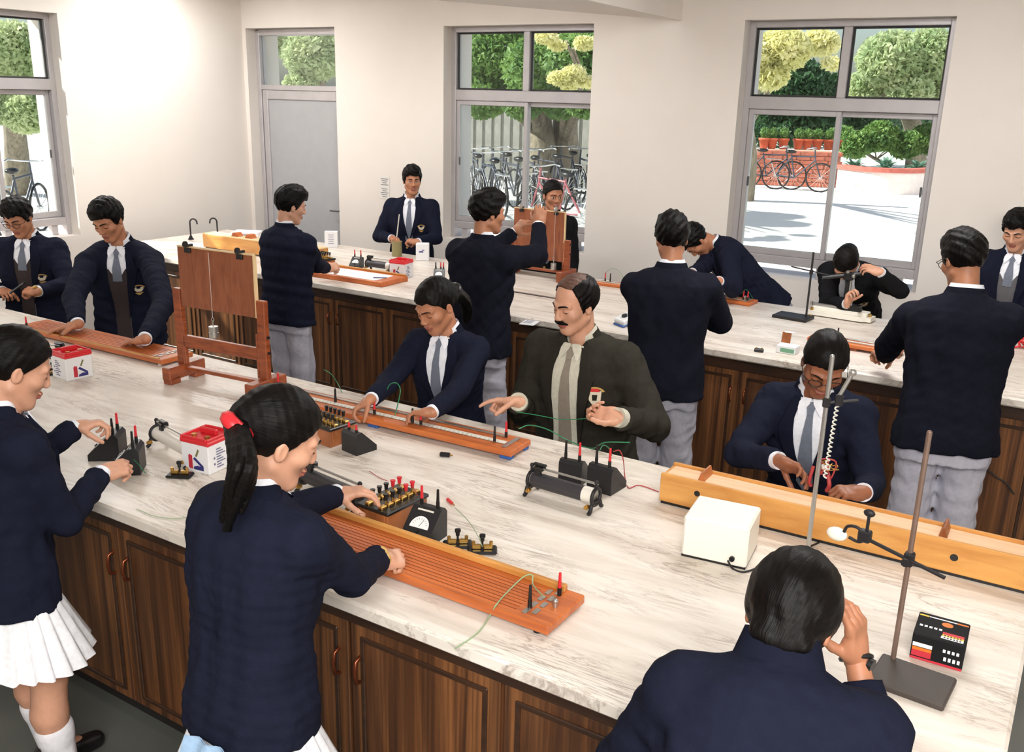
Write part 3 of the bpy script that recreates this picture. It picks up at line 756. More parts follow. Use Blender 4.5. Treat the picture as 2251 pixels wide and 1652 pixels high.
class Body:
    def __init__(s, o, X, Y, Z, sc, kind): s.o = o; s.M = np.stack([X, Y, Z]); s.sc = sc; s.kind = kind
    def w(s, p): return s.o+s.sc*(np.asarray(p, float) @ s.M)
    def loft(s, vol, zs, A, B, C, n=PN, k=0.0, grow=0.0, mode='add'):
        zs = np.array(zs, float); A = np.array(A)+grow; B = np.array(B)+grow; C = np.array(C); o = s.o.astype(np.float32); Mm = s.M.astype(np.float32)
        def fn(P):
            q = ((P-o) @ Mm.T)/s.sc; z = q[..., 2]
            a = np.interp(z, zs, A); b = np.interp(z, zs, B); c = np.interp(z, zs, C)
            r = (np.abs(q[..., 0]/a)**n+np.abs((q[..., 1]-c)/b)**n)**(1/n)
            d = (r-1)*np.minimum(a, b)*.85
            return np.maximum(np.maximum(d, zs[0]-z), z-zs[-1])*s.sc
        cs = np.array([s.w((x, y, z)) for x in (-A.max(), A.max()) for y in (-B.max()-.02, B.max()+.02) for z in (zs[0], zs[-1])])
        vol.put(fn, cs.min(0), cs.max(0), k, mode)
    def front(s, x, z, off=0.0, grow=0.0):
        k = s.kind; a = np.interp(z, TZ, TA[k])+grow; b = np.interp(z, TZ, TB[k])+grow; c = np.interp(z, TZ, TC)
        t = min(abs(x)/a, .985); return s.w((x, c+b*(1-t**PN)**(1/PN)+off, z))
    def patch(s, b, rows, off, mi=0, m=6, sub=4, grow=0.0, th=.004):
        """a cloth strip lying on the chest: rows of (z, x0, x1)"""
        R = []
        for (z0, a0, b0), (z1, a1, b1) in zip(rows[:-1], rows[1:]):
            for i in range(sub): t = i/sub; R.append((z0+(z1-z0)*t, a0+(a1-a0)*t, b0+(b1-b0)*t))
        R.append(rows[-1])
        for o_, fl in ((off, 0), (off-th, 1)):
            G_ = [[s.front(x0+(x1-x0)*j/m, z, o_, grow) for j in range(m+1)] for z, x0, x1 in R]
            b.grid(G_[::-1] if fl else G_, mi)
        top = [[s.front(x, z, o_, grow) for o_ in (off, off-th)] for z, x, _ in R]; b.grid(top, mi, False)
        bot = [[s.front(x, z, o_, grow) for o_ in (off-th, off)] for z, _, x in R]; b.grid(bot, mi, False)
def trig_noise(D_vol, amp, seed, wl=.11):
    n = D_vol.n; ax = [D_vol.lo[i]+D_vol.h*np.arange(n[i]) for i in range(3)]; r = np.random.RandomState(seed); acc = 0
    for k in range(4):
        f = r.normal(size=3); f = f/np.linalg.norm(f)*2*math.pi/(wl*(.7+.25*k)); ph = r.uniform(0, 6.28)
        c = np.exp(1j*(ax[0]*f[0]))[:, None, None]*np.exp(1j*(ax[1]*f[1]))[None, :, None]*np.exp(1j*(ax[2]*f[2]+ph))[None, None, :]
        acc = acc+c.real.astype(np.float32)/(1+.3*k)
    D_vol.D += (amp*.6*acc).astype(np.float32)
def crest(bd, b, kind='school', cz=.28):
    cx = -.105 if kind == 'school' else -.130
    if kind == 'school':
        for i in range(9):
            a0 = math.pi*(.12+.76*i/9); a1 = math.pi*(.12+.76*(i+1)/9)
            P = [[bd.front(cx+r*math.cos(a), cz+r*.8*math.sin(a), .011, .0) for a in (a0, a1)] for r in (.027, .036)]
            b.grid(P, 0)
        bd.patch(b, [(cz+.012, cx-.026, cx-.012), (cz-.004, cx-.022, cx+.022), (cz-.016, cx-.012, cx+.012)], .011, 1, 3, 2)
        bd.patch(b, [(cz+.012, cx+.012, cx+.026), (cz-.002, cx+.006, cx+.022)], .0115, 1, 2, 2)
        bd.patch(b, [(cz+.016, cx-.009, cx+.009), (cz+.004, cx-.010, cx+.010)], .0117, 2, 2, 2)
        bd.patch(b, [(cz-.022, cx-.022, cx+.022), (cz-.028, cx-.014, cx+.014), (cz-.036, cx-.005, cx+.005)], .011, 0, 3, 2)
    else:
        bd.patch(b, [(cz+.022, cx-.024, cx+.024), (cz-.015, cx-.022, cx+.022), (cz-.042, cx-.002, cx+.002)], .011, 1, 4, 3)
        bd.patch(b, [(cz+.034, cx-.014, cx+.014), (cz+.020, cx-.018, cx+.018)], .0125, 3, 3, 2)
        bd.patch(b, [(cz+.008, cx-.010, cx+.010), (cz-.016, cx-.008, cx+.008)], .0125, 2, 2, 2)
        for i in range(8):
            a0 = math.pi*(.1+.8*i/8); a1 = math.pi*(.1+.8*(i+1)/8)
            b.grid([[bd.front(cx+r*math.cos(a), cz+.012+r*.75*math.sin(a), .0125) for a in (a0, a1)] for r in (.030, .039)], 0)
NPERS = [0]
def person(label, H, hc, yaw, lean, head, R=None, L=None, kind='boy', h=.009, skin='mid', jacket='navy', hair='short', front='vest', roll=0.0, twist=0.0,
           eyes='down', glasses=False, lower='trousers', badge=None, hs=1.0, tail=None, neckf=.6, watch=None, seed=None, smile=False, band=None, cuffs=True, feet=None, cloth=False, bz=.275, neckl=.165):
    NPERS[0] += 1; seed = NPERS[0] if seed is None else seed
    s = H/1.65; hc = np.asarray(hc, float); hs = hs*(.97 if kind != 'teacher' else 1.0)
    ya = R_(yaw); f = np.array([math.cos(ya), math.sin(ya), 0]); u = np.array([0, 0, 1.]); r = np.cross(f, u)
    ln, rl = R_(lean), R_(roll)
    U = unit(math.cos(ln)*u+math.sin(ln)*f+math.sin(rl)*r); F = unit(f-U*np.dot(f, U)); X = np.cross(F, U)
    if twist: F = rot_about(F, U, R_(twist)); X = np.cross(F, U)
    hy, hp, hr = (R_(a) for a in head)
    hf = np.array([math.cos(hy)*math.cos(hp), math.sin(hy)*math.cos(hp), -math.sin(hp)]); hu = np.array([math.cos(hy)*math.sin(hp), math.sin(hy)*math.sin(hp), math.cos(hp)])
    hu = rot_about(hu, hf, hr); hx = np.cross(hf, hu); HM = np.stack([hx, hf, hu])
    nb = hc-s*neckl*unit(neckf*hu+(1-neckf)*U)-hf*.022
    hip = nb-U*.50*s-F*(-.01)*s
    base = np.array([hip[0], hip[1], 0.0])
    root = thing('person', label, 'person', tuple(base))
    bd = Body(hip, X, F, U, s, kind); W = bd.w; P = lambda p: p-base
    SKm = SK[skin]; jm, jl = {'navy': (m_navy, m_nlap), 'black': (m_black_j, m_black_j), 'dark': (m_navy_shaded, m_navy_shaded), 'char': (m_char, m_char_l)}[jacket]  # 'dark' picks the navy with shade painted into it
    shm = m_shirt if kind != 'teacher' else m_shirt_g
    # ---- arms: two-bone reach
    arms = {}
    for sd, spec in ((1, R), (-1, L)):
        sx = np.interp(.43, TZ, TA[kind])-.026
        S = W((sd*sx, -.005, .435)); la, lf = .285*s, .25*s
        if spec is None:
            d0 = unit(-u*.97+X*sd*.16+F*.1); E = S+d0*la; Wr = E+unit(-u*.9+F*.35+X*sd*.02)*lf
            spec = dict(d=unit(-u+F*.3), n=-X*sd, c='relax')
        else:
            Wr = np.asarray(spec['w'], float); D = Wr-S; dl = np.linalg.norm(D)
            if dl > (la+lf)*.985: S = S+unit(D)*min(dl-(la+lf)*.985, .09); D = Wr-S; dl = np.linalg.norm(D)
            if dl > (la+lf)*.985: k_ = dl/((la+lf)*.985); la *= k_; lf *= k_
            x = (la*la-lf*lf+dl*dl)/(2*dl); hh = math.sqrt(max(la*la-x*x, 0))
            pole = spec.get('pole', (sd*.5, -.6, -.6)); pv = X*pole[0]+F*pole[1]+u*pole[2]; pv = unit(pv-unit(D)*np.dot(pv, unit(D)))
            E = S+unit(D)*x+pv*hh
        arms[sd] = (S, E, Wr, spec)
    # ---- jacket (torso loft and sleeves in one cloth surface)
    pts = [W((x, y, z)) for x in (-.25, .25) for y in (-.19, .19) for z in (TZ[0], TZ[-1])]
    for S, E, Wr, sp in arms.values(): pts += [S, E, Wr]
    pts = np.array(pts); v = Vol(pts.min(0)-.09, pts.max(0)+.09, h)
    bd.loft(v, TZ, TA[kind], TB[kind], TC)
    tk = 1.1 if kind == 'teacher' else (.94 if kind == 'girl' else 1.0)
    for sd, (S, E, Wr, sp) in arms.items():
        ce = Wr-unit(Wr-E)*sp.get('sl', .012)*s
        v.rc(W((sd*.10, -.008, .455)), S, .055*s*tk, .070*s*tk, .035)
        v.rc(S, E, .071*s*tk, .057*s*tk, .022); v.cut(E, ce, .056*s*tk, .042*s*tk, .010)
    trig_noise(v, .0032, seed, .10); trig_noise(v, .0014, seed+50, .05)
    # neck opening and flat cuffs
    v.rc(W((0, .0, .49)), W((0, .03, .60)), .052*s, .06*s, .01, 'sub')
    V, Fc = v.mesh(); jk = np_mesh('blazer', V, Fc, jm, root, base)
    # collar band folded over at the back of the neck
    b = MB()
    def ring(z0, z1, r0, r1, a0, a1, dz=0.0, fz=0.0, cy=-.008, n=22, ex=.80):
        G_ = []
        for i in range(n+1):
            a = a0+(a1-a0)*i/n; fr_ = max(0.0, -math.sin(a))
            row = []
            for z, rr in ((z0, r0), (z1, r1)):
                row.append(W((rr*math.cos(a), cy-rr*ex*-math.sin(a), z+ (fz if z == z1 else 0)*max(0, math.sin(a))-.055*max(0, math.sin(a))**1.5*(1 if z == z1 else .8))))
            G_.append(row)
        return G_
    A0, A1 = math.pi-.45, 2*math.pi+.45; up_ = 0 if front else .028
    g1 = np.array(ring(.553+up_, .490, .070, .098, A0, A1)); g2 = np.array(ring(.553+up_, .485, .065, .088, A0, A1))
    b.grid(g1); b.grid(g2[::-1]); b.grid(np.stack([g1[:, 0], g2[:, 0]], 1)[::-1]); b.grid(np.stack([g1[:, 1], g2[:, 1]], 1))
    b.build('blazer_collar', jl, root, base)
    # shirt collar
    b = MB()
    g0 = np.array(ring(.505, .568, .066, .058, -math.pi/2-2.72+math.pi*0, -math.pi/2+2.72, n=30)); 
    g1 = np.array(ring(.568, .512, .060, .080, -math.pi/2-2.72, -math.pi/2+2.72, n=30))
    b.grid(g0[::-1]); b.grid(g1)
    for sd in (-1, 1):
        rows = [(.518, .003, .034), (.500, .007, .046), (.482, .020, .048), (.464, .037, .043)]
        bd.patch(b, [(z, x0, x1) if sd > 0 else (z, -x1, -x0) for z, x0, x1 in rows], .0215, 0, 4, 3, th=.004)
    if front: b.build('shirt_collar', shm, root, base)
    # ---- chest: shirt front, tie, sweater, lapels
    if front:
        op = {'vest': [(.508, .044), (.44, .060), (.36, .054), (.25, .028), (.16, .004)], 'open': [(.508, .046), (.44, .064), (.34, .066), (.2, .060), (.05, .066), (-.04, .075), (-.10, .09)],
              'sweater': [(.508, .044), (.44, .056), (.34, .056), (.2, .046), (.05, .040), (-.04, .042), (-.10, .055)]}[front]
        b = MB()
        zt = .36 if front == 'sweater' else -1
        rows = [(z, -w_, w_) for z, w_ in op]
        bd.patch(b, rows, .009, 0, 8)
        b.build('shirt_front', [shm], root, base)
        if front == 'sweater':
            b = MB(); bd.patch(b, [(.40, -.052, -.046), (.345, -.056, -.012), (.325, -.056, .0)], .011, 0, 4); bd.patch(b, [(.40, .046, .052), (.345, .012, .056), (.325, .0, .056)], .011, 0, 4)
            bd.patch(b, [(.325, -.056, .056)]+[(z, -w_, w_) for z, w_ in op if z < .3], .011, 0, 8); b.build('sweater', m_sweat if skin != 'light' else m_sweat_g, root, base)
        b = MB(); te = .06 if front == 'open' else (.33 if front == 'sweater' else .17)
        bd.patch(b, [(.502, -.019, .019), (.472, -.012, .012), (.464, -.010, .010)], .019, 0, 4, 3, th=.008)
        bd.patch(b, [(.466, -.011, .011), (.33 if te < .3 else .4, -.024, .024), (te, -.032*(1 if te < .3 else .8), .032*(1 if te < .3 else .8))]+([(te-.04, -.003, .003)] if te < .3 else []), .0145, 0, 4, 4)
        b.build('tie', m_tie if kind != 'teacher' else m_tie_t, root, base)
        b = MB()
        for sd in (-1, 1):
            wl = lambda z: np.interp(z, [op[-1][0] if front == 'vest' else .10, .30, .405, .42, .50], [.003, .040, .062, .045, .03])
            zz = [z for z in np.linspace(.506, op[-1][0] if front == 'vest' else .10, 12)]
            rows = []
            for z in zz:
                w0 = np.interp(-z, [-a for a, _ in op], [w_ for _, w_ in op])-.004; w1 = w0+wl(z)
                rows.append((z, w0, w1) if sd > 0 else (z, -w1, -w0))
            bd.patch(b, rows, .017, 0, 4, 2, th=.014)
        b.build('lapel', jl, root, base)
        b = MB()
        for z in ((.10, .02) if front == 'vest' else ()):
            p = bd.front(.02, z, .002); b.cyl(p, p+F*.006, .009, n=10)
        if front == 'vest': b.build('button', m_gold, root, base)
        if badge:
            b = MB(); crest(bd, b, badge, bz); b.build('crest_badge', [m_gold, m_cream, jl, m_redp], root, base)
    # ---- legs and what covers them
    foot = []
    for sd in (1, -1):
        fp = hip*np.array([1, 1, 0])+r*sd*.095*s+f*.02
        if feet: fp = np.array([feet[0 if sd == 1 else 1][0], feet[0 if sd == 1 else 1][1], 0.0])
        foot.append(fp)
    bodyV, bodyF, bodyM = [], [], []
    def addbody(V, Fq, mi=None):
        o_ = sum(len(x) for x in bodyV); bodyV.append(V); bodyF.append(Fq+o_); bodyM.append(np.zeros(len(Fq), int) if mi is None else mi)
    hips = [W((sd*.088, 0, -.01)) for sd in (1, -1)]
    if lower == 'trousers':
        tm = m_grey if kind != 'teacher' else m_dkgrey
        lo = np.minimum(hip, foot[0]*0+[hip[0], hip[1], 0])-[.36, .36, 0]; hi = hip+[.36, .36, .18]; lo[2] = 0
        v = Vol(lo, hi, max(h, .010))
        bd.loft(v, [-.16, -.05, .08, .12], [.165, .165, .14, .13], [.108, .108, .09, .08], [0, 0, 0, 0])
        for q, fp in zip(hips, foot):
            kn = (q+fp)/2+f*.02+np.array([0, 0, .0]); an = fp+np.array([0, 0, .06])
            v.rc(q-U*.05*s, kn, .086*s, .080*s, .03); v.rc(kn, an, .081*s, .074*s, .02)
        trig_noise(v, .004, seed+9, .12); trig_noise(v, .002, seed+19, .05)
        V, Fq = v.mesh(); np_mesh('trousers', V, Fq, tm, root, base)
        cv = Vol(lo, hi, .018)
        for q, fp in zip(hips, foot): cv.chain([hip+U*.1, q, (q+fp)/2+f*.02, fp+[0, 0, .07]], [.07, .065, .05, .035], .03)
        addbody(*cv.mesh())
    else:
        G_ = []
        nn = 168
        for k_ in range(9):
            t = k_/8; z = -.04-t*.25; row = []
            a = .150+.095*t; bb = .100+.095*t
            for i in range(nn+1):
                th = 2*math.pi*i/nn; ph = (th*24/(2*math.pi)) % 1.0
                pl_ = (.028*t+.003)*(ph if ph < .8 else (1-ph)*4)+.012*t*math.sin(3*th+seed)
                c = np.array([(a+pl_)*math.cos(th), (bb+pl_)*math.sin(th), z-.012*t*math.sin(2*th+1)])
                row.append(hip+s*(c[0]*X*1.0+c[1]*f+np.array([0, 0, c[2]])))
            G_.append(row)
        b = MB(); b.grid(G_[::-1]); b.build('skirt', m_skirt, root, base)
        lo = hip-[.4, .4, 0]; lo[2] = 0; hi = hip+[.4, .4, .12]; v = Vol(lo, hi, max(h*.9, .007))
        vs_ = Vol(lo*1.0, np.array([hi[0], hi[1], .42]), .006)
        for q, fp in zip(hips, foot):
            an = fp+[0, 0, .085]; kn = q+(an-q)*.49+f*.015
            v.chain([hip+U*.06, q-U*.02, kn], [.06, .074, .052], .02)
            v.chain([kn, kn+(an-kn)*.33-f*.016, an], [.052, .053, .035], .015); v.rc(an, fp+f*.1+[0, 0, .04], .034, .022, .01)
            a_, c_ = kn+(an-kn)*.50-f*.010, an
            vs_.chain([a_, a_+(an-a_)*.1], [.056, .055], 0); vs_.chain([a_, an, an-[0, 0, .03]], [.053, .042, .042], .01)
        V, Fq = v.mesh(); addbody(V, Fq)
        V, Fq = vs_.mesh(); np_mesh('socks', V, Fq, m_sock, root, base)
    if cloth:
        G_ = [[hip+s*(x*X-f*(.165+.10*t+.006*math.sin(x*90))+np.array([0, 0, -.06-.20*t])) for x in np.linspace(-.055, .075, 12)] for t in np.linspace(0, 1, 6)]
        b = MB(); b.grid(G_); b.grid([[q-f*.004 for q in g] for g in G_][::-1]); b.build('blue_cloth', m_bluecl, root, base)
    for fp in foot:
        b = MB(); v = Vol((-.07, -.12, -.01), (.07, .21, .12), .008)
        v.chain([(0, -.06, .045), (0, .06, .04), (0, .15, .03)], [.042, .04, .034], .02); v.rc((0, -.05, .05), (0, -.02, .085), .04, .042, .02)
        v.put(lambda Q: -(Q[..., 2]-.0)*1.0, (-.07, -.12, -.02), (.07, .21, .02), 0, 'add') if False else None
        v.D = np.maximum(v.D, -(v.lo[2]+v.h*np.arange(v.n[2]))[None, None, :].astype(np.float32)+.001)
        V, Fq = v.mesh(); Mz = np.stack([r, f, u]); np_mesh('shoe', V*s @ Mz+fp, Fq, m_shoe, root, base)
    # ---- body: core, head, hands
    cv = Vol(np.minimum(hip, nb)-.3, np.maximum(hip, nb)+.3, .018); cv.chain([hip, W((0, 0, .2)), W((0, 0, .38))], [.085, .082, .088], .05)
    for S, E, Wr, sp in arms.values(): cv.rc(W((0, 0, .42)), S, .05, .045, .03)
    addbody(*cv.mesh())
    hv = Vol((-.12, -.15, -.26), (.12, .14, .15), .0034 if h < .010 else .0042)
    nl = ((nb-hc) @ HM.T)/hs
    g_ = kind == 'girl'; jw = .90 if g_ else 1.0
    hv.ell((0, -.012, .035), (.073, .092, .085)); hv.ell((0, .020, -.035), (.057*jw, .066, .080), .03)
    hv.ell((0, .062, -.096), (.026*jw, .022, .020), .022)
    for q in (1, -1):
        hv.rc((q*.047*jw, -.008, -.055), (q*.016, .055, -.095), .020, .016, .022); hv.ell((q*.042, .052, -.022), (.022, .022, .020), .025)
        hv.rc((q*.014, .083, .020), (q*.044, .067, .020), .011, .010, .012)
        hv.ell((q*.031, .093, .001), (.019, .016, .013), .014, 'sub')
        hv.ell((q*.031, .068, .0), (.0165, .0135, .0125), .004)
        hv.ell((q*.073, -.010, -.009), (.009, .0155, .026), .006); hv.ell((q*.082, -.005, -.006), (.006, .009, .017), .006, 'sub')
        hv.ell((q*.0125, .092, -.031), (.0085, .0095, .0075), .006)
    hv.rc((0, .082, .014), (0, .1005-.002*g_, -.026), .008, .0112-.0012*g_, .011)
    hv.ell((0, .0845, -.0575), (.022, .011, .0062), .006); hv.ell((0, .0825, -.0685), (.019, .011, .0070), .006)
    hv.rc((0, .094, -.063), (.0, .094, -.063), .0015, .0015, .004, 'sub')
    hv.rc((0, -.026, -.05), nl+np.array([0, 0, 0]), .051*(.84 if g_ else 1), .055, .016); hv.rc(nl, nl+((W((0, 0, .40))-nb) @ HM.T), .058, .08, .02)
    V, Fq = hv.mesh(); cen = V[Fq].mean(1)
    lip = (np.abs(cen[:, 0]) < .0225-.35*np.abs(cen[:, 2]+.063)) & (cen[:, 2] < -.0515) & (cen[:, 2] > -.0745) & (cen[:, 1] > .075)
    addbody(V*hs @ HM+hc, Fq, lip.astype(int))
    HW = lambda p: (np.asarray(p, float)*hs) @ HM+hc
    def ysurf(x, z):
        i = int(round((x-hv.lo[0])/hv.h)); k_ = int(round((z-hv.lo[2])/hv.h)); col = hv.D[i, :, k_]; j = np.nonzero((col[:-1] < 0) & (col[1:] >= 0))[0]
        if len(j) == 0: return .07
        j = j[-1]; return hv.lo[1]+hv.h*(j+col[j]/(col[j]-col[j+1]))
    for sd, (S, E, Wr, sp) in arms.items():
        d = np.asarray(sp['d'], float); V, Fq = hand_mesh(Wr, d, sp['n'], sd > 0, sp.get('c', 'relax'), .98*s*(.92 if g_ else 1.0), .0029 if h < .010 else .004, Wr-E); addbody(V, Fq)
        cv = Vol(np.minimum(E, Wr)-.06, np.maximum(E, Wr)+.06, .009); cv.rc(E, Wr, .034, .024); addbody(*cv.mesh())
    np_mesh('body', np.concatenate(bodyV), np.concatenate(bodyF), [SKm, m_lip], root, base, np.concatenate(bodyM))
    if cuffs:
        for sd, (S, E, Wr, sp) in arms.items():
            if 'sl' in sp: continue
            d = unit(Wr-E); rr = .0355*s*tk; b = MB(); b.cyl(Wr-d*.05, Wr+d*(.004 if kind != 'teacher' else .020), rr, rr*.96, 20, caps=False)
            b.cyl(Wr+d*(.004 if kind != 'teacher' else .020), Wr-d*(.002 if kind != 'teacher' else -.014), rr*.96, rr*.62, 20, caps=False); b.build('shirt_cuff', shm, root, base)
    # ---- face details
    if eyes:
        for q in (1, -1):
            b = MB(); n = 10
            def strip(z_of, h_of, off, mi, w_=.0150):
                G_ = []
                for i in range(n+1):
                    t = -1+2*i/n; x = q*.031+w_*t; z = z_of(t); hh = h_of(t)
                    G_.append([HW((x, ysurf(x, z+e)+off, z+e)) for e in (-hh, 0, hh)])
                b.grid(G_, mi); b.grid(G_[::-1], mi)
            if eyes == 'open':
                strip(lambda t: -.0005, lambda t: .0058*max(.02, 1-t*t)**.8, .0012, 0)
                c = [HW((q*.031+.0052*math.cos(a), ysurf(q*.031+.0052*math.cos(a), .0052*math.sin(a))+.0022, .0052*math.sin(a))) for a in np.linspace(0, 6.283, 13)[:-1]]
                b.add(c, [list(range(12)), list(range(12))[::-1]], 1)
                strip(lambda t: .0055-.004*t*t, lambda t: .0011, .002, 1)
            else:
                strip(lambda t: -.0048+.0035*t*t, lambda t: .0026*max(.25, 1-t*t), .0016, 1, .0165)
            b.build('eye', [m_eyew, m_iris], root, base)
            b = MB(); G_ = []
            for i in range(9):
                t = i/8; x = q*(.011+.040*t); z = .0215+.006*math.sin(t*2.4)-.003*t; hh = (.0042 if not g_ else .0030)*(1-.6*t)
                G_.append([HW((x, ysurf(x, z+e)+.0022, z+e)) for e in (-hh, 0, hh)])
            b.grid(G_); b.grid(G_[::-1]); b.build('eyebrow', m_hair, root, base)
        if kind == 'teacher':
            v = Vol((-.05, .06, -.075), (.05, .13, -.02), .003)
            for q in (1, -1): v.chain([(0, .098, -.046), (q*.018, .092, -.047), (q*.034, .078, -.056)], [.0075, .0075, .004], .004)
            trig_noise(v, .001, 3, .01); V, Fq = v.mesh(); strands(np_mesh('moustache', V*hs @ HM+hc, Fq, m_hair, root, base), V*300)
        if smile:
            b = MB(); G_ = [[HW((x, ysurf(x, -.0625+.35*abs(x)**1.5*6+e)+.0015, -.0625+.35*abs(x)**1.5*6+e)) for e in (-.003, .003)] for x in np.linspace(-.018, .018, 9)]
            b.grid(G_); b.grid(G_[::-1]); b.build('teeth', m_eyew, root, base)
    if glasses:
        b = MB()
        for q in (1, -1):
            b.tube([HW((q*.033+.023*math.cos(a), .099-abs(math.cos(a))*.002-(.006 if q*math.cos(a) > .5 else 0), -.002+.017*math.sin(a))) for a in np.linspace(0, 6.283, 21)[:-1]], .0016, 5, closed=True)
            b.tube([HW((q*.056, .092, .004)), HW((q*.078, .07, .006)), HW((q*.082, .0, .010)), HW((q*.079, -.02, -.008))], .0017, 5)
        b.tube([HW((-.011, .1, 0)), HW((0, .104, .004)), HW((.011, .1, 0))], .0015, 5); b.build('spectacles', m_black, root, base)
    # ---- hair
    v = Vol((-.13, -.17, -.14), (.13, .15, .18), .0036 if h < .010 else .005)
    def capped(yk, zk, c, rr, tmp=0.0):
        c = np.array(c, np.float32); rr = np.array(rr, np.float32)
        def fn(Q):
            q = Q-c; a = np.linalg.norm(q/rr, axis=-1); bq = np.linalg.norm(q/(rr*rr), axis=-1)+1e-9
            zl = np.interp(Q[..., 1]-tmp*np.abs(Q[..., 0]), yk, zk); return np.maximum(a*(a-1)/bq, (zl-Q[..., 2])*.7)
        v.put(fn, c-rr, c+rr)
    if hair in ('short', 'long'):
        yk = [-.09, -.045, -.025, -.010, .012, .03, .045, .062, .075]
        if hair == 'short': capped(yk, [-.098, -.090, -.035, .006, -.030, -.005, .035, .058, .062], (0, -.016, .038), (.087, .108, .100))
        else: capped(yk, [-.128, -.122, -.080, -.048, -.050, -.015, .035, .056, .060], (0, -.018, .034), (.091, .110, .104))
        v.ell((0, .016, .092), (.064, .074, .052), .03); v.rc((-.035, .068, .088), (.035, .072, .094), .017, .015, .02)
        if hair == 'long': v.ell((0, -.070, -.064), (.056, .020, .030), .04)
        trig_noise(v, .0034 if hair == 'short' else .0016, seed+30, .045); trig_noise(v, .0014 if hair == 'short' else .0005, seed+31, .016)
    elif hair == 'recede':
        capped([-.09, -.045, -.025, -.012, .012, .026, .036, .05], [-.090, -.080, -.035, .010, -.028, .02, .06, .2], (0, -.014, .033), (.0845, .105, .0925))
        v.ell((0, .045, .135), (.060, .105, .052), .012, 'sub')
        trig_noise(v, .0022, seed+30, .03)
    else:
        capped([-.09, -.06, -.03, -.012, .008, .03, .055, .066], [-.082, -.075, -.045, -.006, -.004, .026, .046, .060], (0, -.014, .036), (.080, .101, .0925))
        v.ell((0, -.09, .01), (.045, .04, .05), .03)
        v.rc((0, .085, .100), (0, .0, .137), .0022, .0022, .006, 'sub')
        trig_noise(v, .0012, seed+30, .03)
    V, Fq = v.mesh(); o_ = np_mesh('hair', V*hs @ HM+hc, Fq, m_hair, root, base)
    if hair in ('short', 'long', 'recede'):
        q = V-np.array([.015, -.045, .10]); rad = np.linalg.norm(q, axis=1); ph = np.arctan2(q[:, 1], q[:, 0])+rad*6; P_ = np.stack([np.cos(ph)*26, np.sin(ph)*26, rad*14], 1)
    else:
        q = V-np.array([0, -.115, .02]); ph = np.arctan2(q[:, 0], q[:, 2]); P_ = np.stack([np.cos(ph)*34, np.sin(ph)*34, V[:, 1]*9], 1)
    strands(o_, P_)
    if hair == 'recede':
        v = Vol((-.1, -.13, .0), (.1, .12, .16), .004)
        capped([-.1, .0, .03, .055, .07], [.07, .06, .080, .094, .2], (0, -.013, .036), (.0785, .097, .0915)); trig_noise(v, .0012, 8, .02)
        V, Fq = v.mesh(); np_mesh('thin_hair', V*hs @ HM+hc, Fq, m_hairb, root, base)
    if tail is not None:
        tp = [HW((0, -.112, .018))]+[np.asarray(p, float) for p in tail]; tp = smooth_path(tp, 5); n_ = len(tp)
        rs = [(.020+.014*math.sin(min(1, i/(n_*.45))*1.57))*(1 if i < n_*.55 else 1-.75*((i-n_*.55)/(n_*.45))) for i in range(n_)]
        tp_ = np.array(tp); v = Vol(tp_.min(0)-.08, tp_.max(0)+.08, .0045); rr_ = np.random.RandomState(seed)
        e1 = unit(np.cross(tp_[-1]-tp_[0], hx)); e2 = unit(np.cross(tp_[-1]-tp_[0], e1))
        for k_ in range(12):
            a_ = k_*2.4; rd = .75*math.sqrt((k_+.5)/12); ph_ = rr_.uniform(0, 6.28); end_ = int(n_*rr_.uniform(.82, 1.0))
            st = [np.array(tp[i])+rs[i]*1.15*rd*(math.cos(a_+.4*i/n_)*e1+math.sin(a_+.4*i/n_)*e2)+e1*.006*math.sin(ph_+i*.5)*i/n_ for i in range(max(end_, 4))]
            v.chain(st, [max(.0125*(1-.72*i/n_), .003) for i in range(len(st))], .004)
        V, Fq = v.mesh(); o_ = np_mesh('ponytail', V, Fq, m_hair, root, base); td = unit(tp_[-1]-tp_[0]); al = V @ td; strands(o_, (V-al[:, None]*td)*420+al[:, None]*td*26)
        d = unit(tp_[2]-tp_[0]); MB().tube([tp_[1]+ (.027*math.cos(a))*unit(np.cross(d, hx))+(.027*math.sin(a))*hx for a in np.linspace(0, 6.283, 15)[:-1]], .017, 8, closed=True).build('hair_band', band or m_black, root, base)
    if watch:
        sd = 1 if watch[0] == 'R' else -1; S, E, Wr, sp = arms[sd]; d = unit(Wr-E); c = Wr+d*.0
        o1 = unit(np.cross(d, u)); o2 = np.cross(d, o1)
        b = MB(); b.tube([c+.030*math.cos(a)*o1+.027*math.sin(a)*o2 for a in np.linspace(0, 6.283, 17)[:-1]], .006, 6, closed=True)
        nz = -unit(np.asarray(sp['n'], float)); b.cyl(c+nz*.026, c+nz*.036, .015, n=12); b.build('wristwatch', {'g': m_gold, 's': m_chrome, 'k': m_black}[watch[1]], root, base)
    return root
dn = (0, 0, -1)
PER = {}
def hand(w, d, n=dn, c='relax', pole=None):
    k = dict(w=w, d=d, n=n, c=c)
    if pole: k['pole'] = pole
    return k
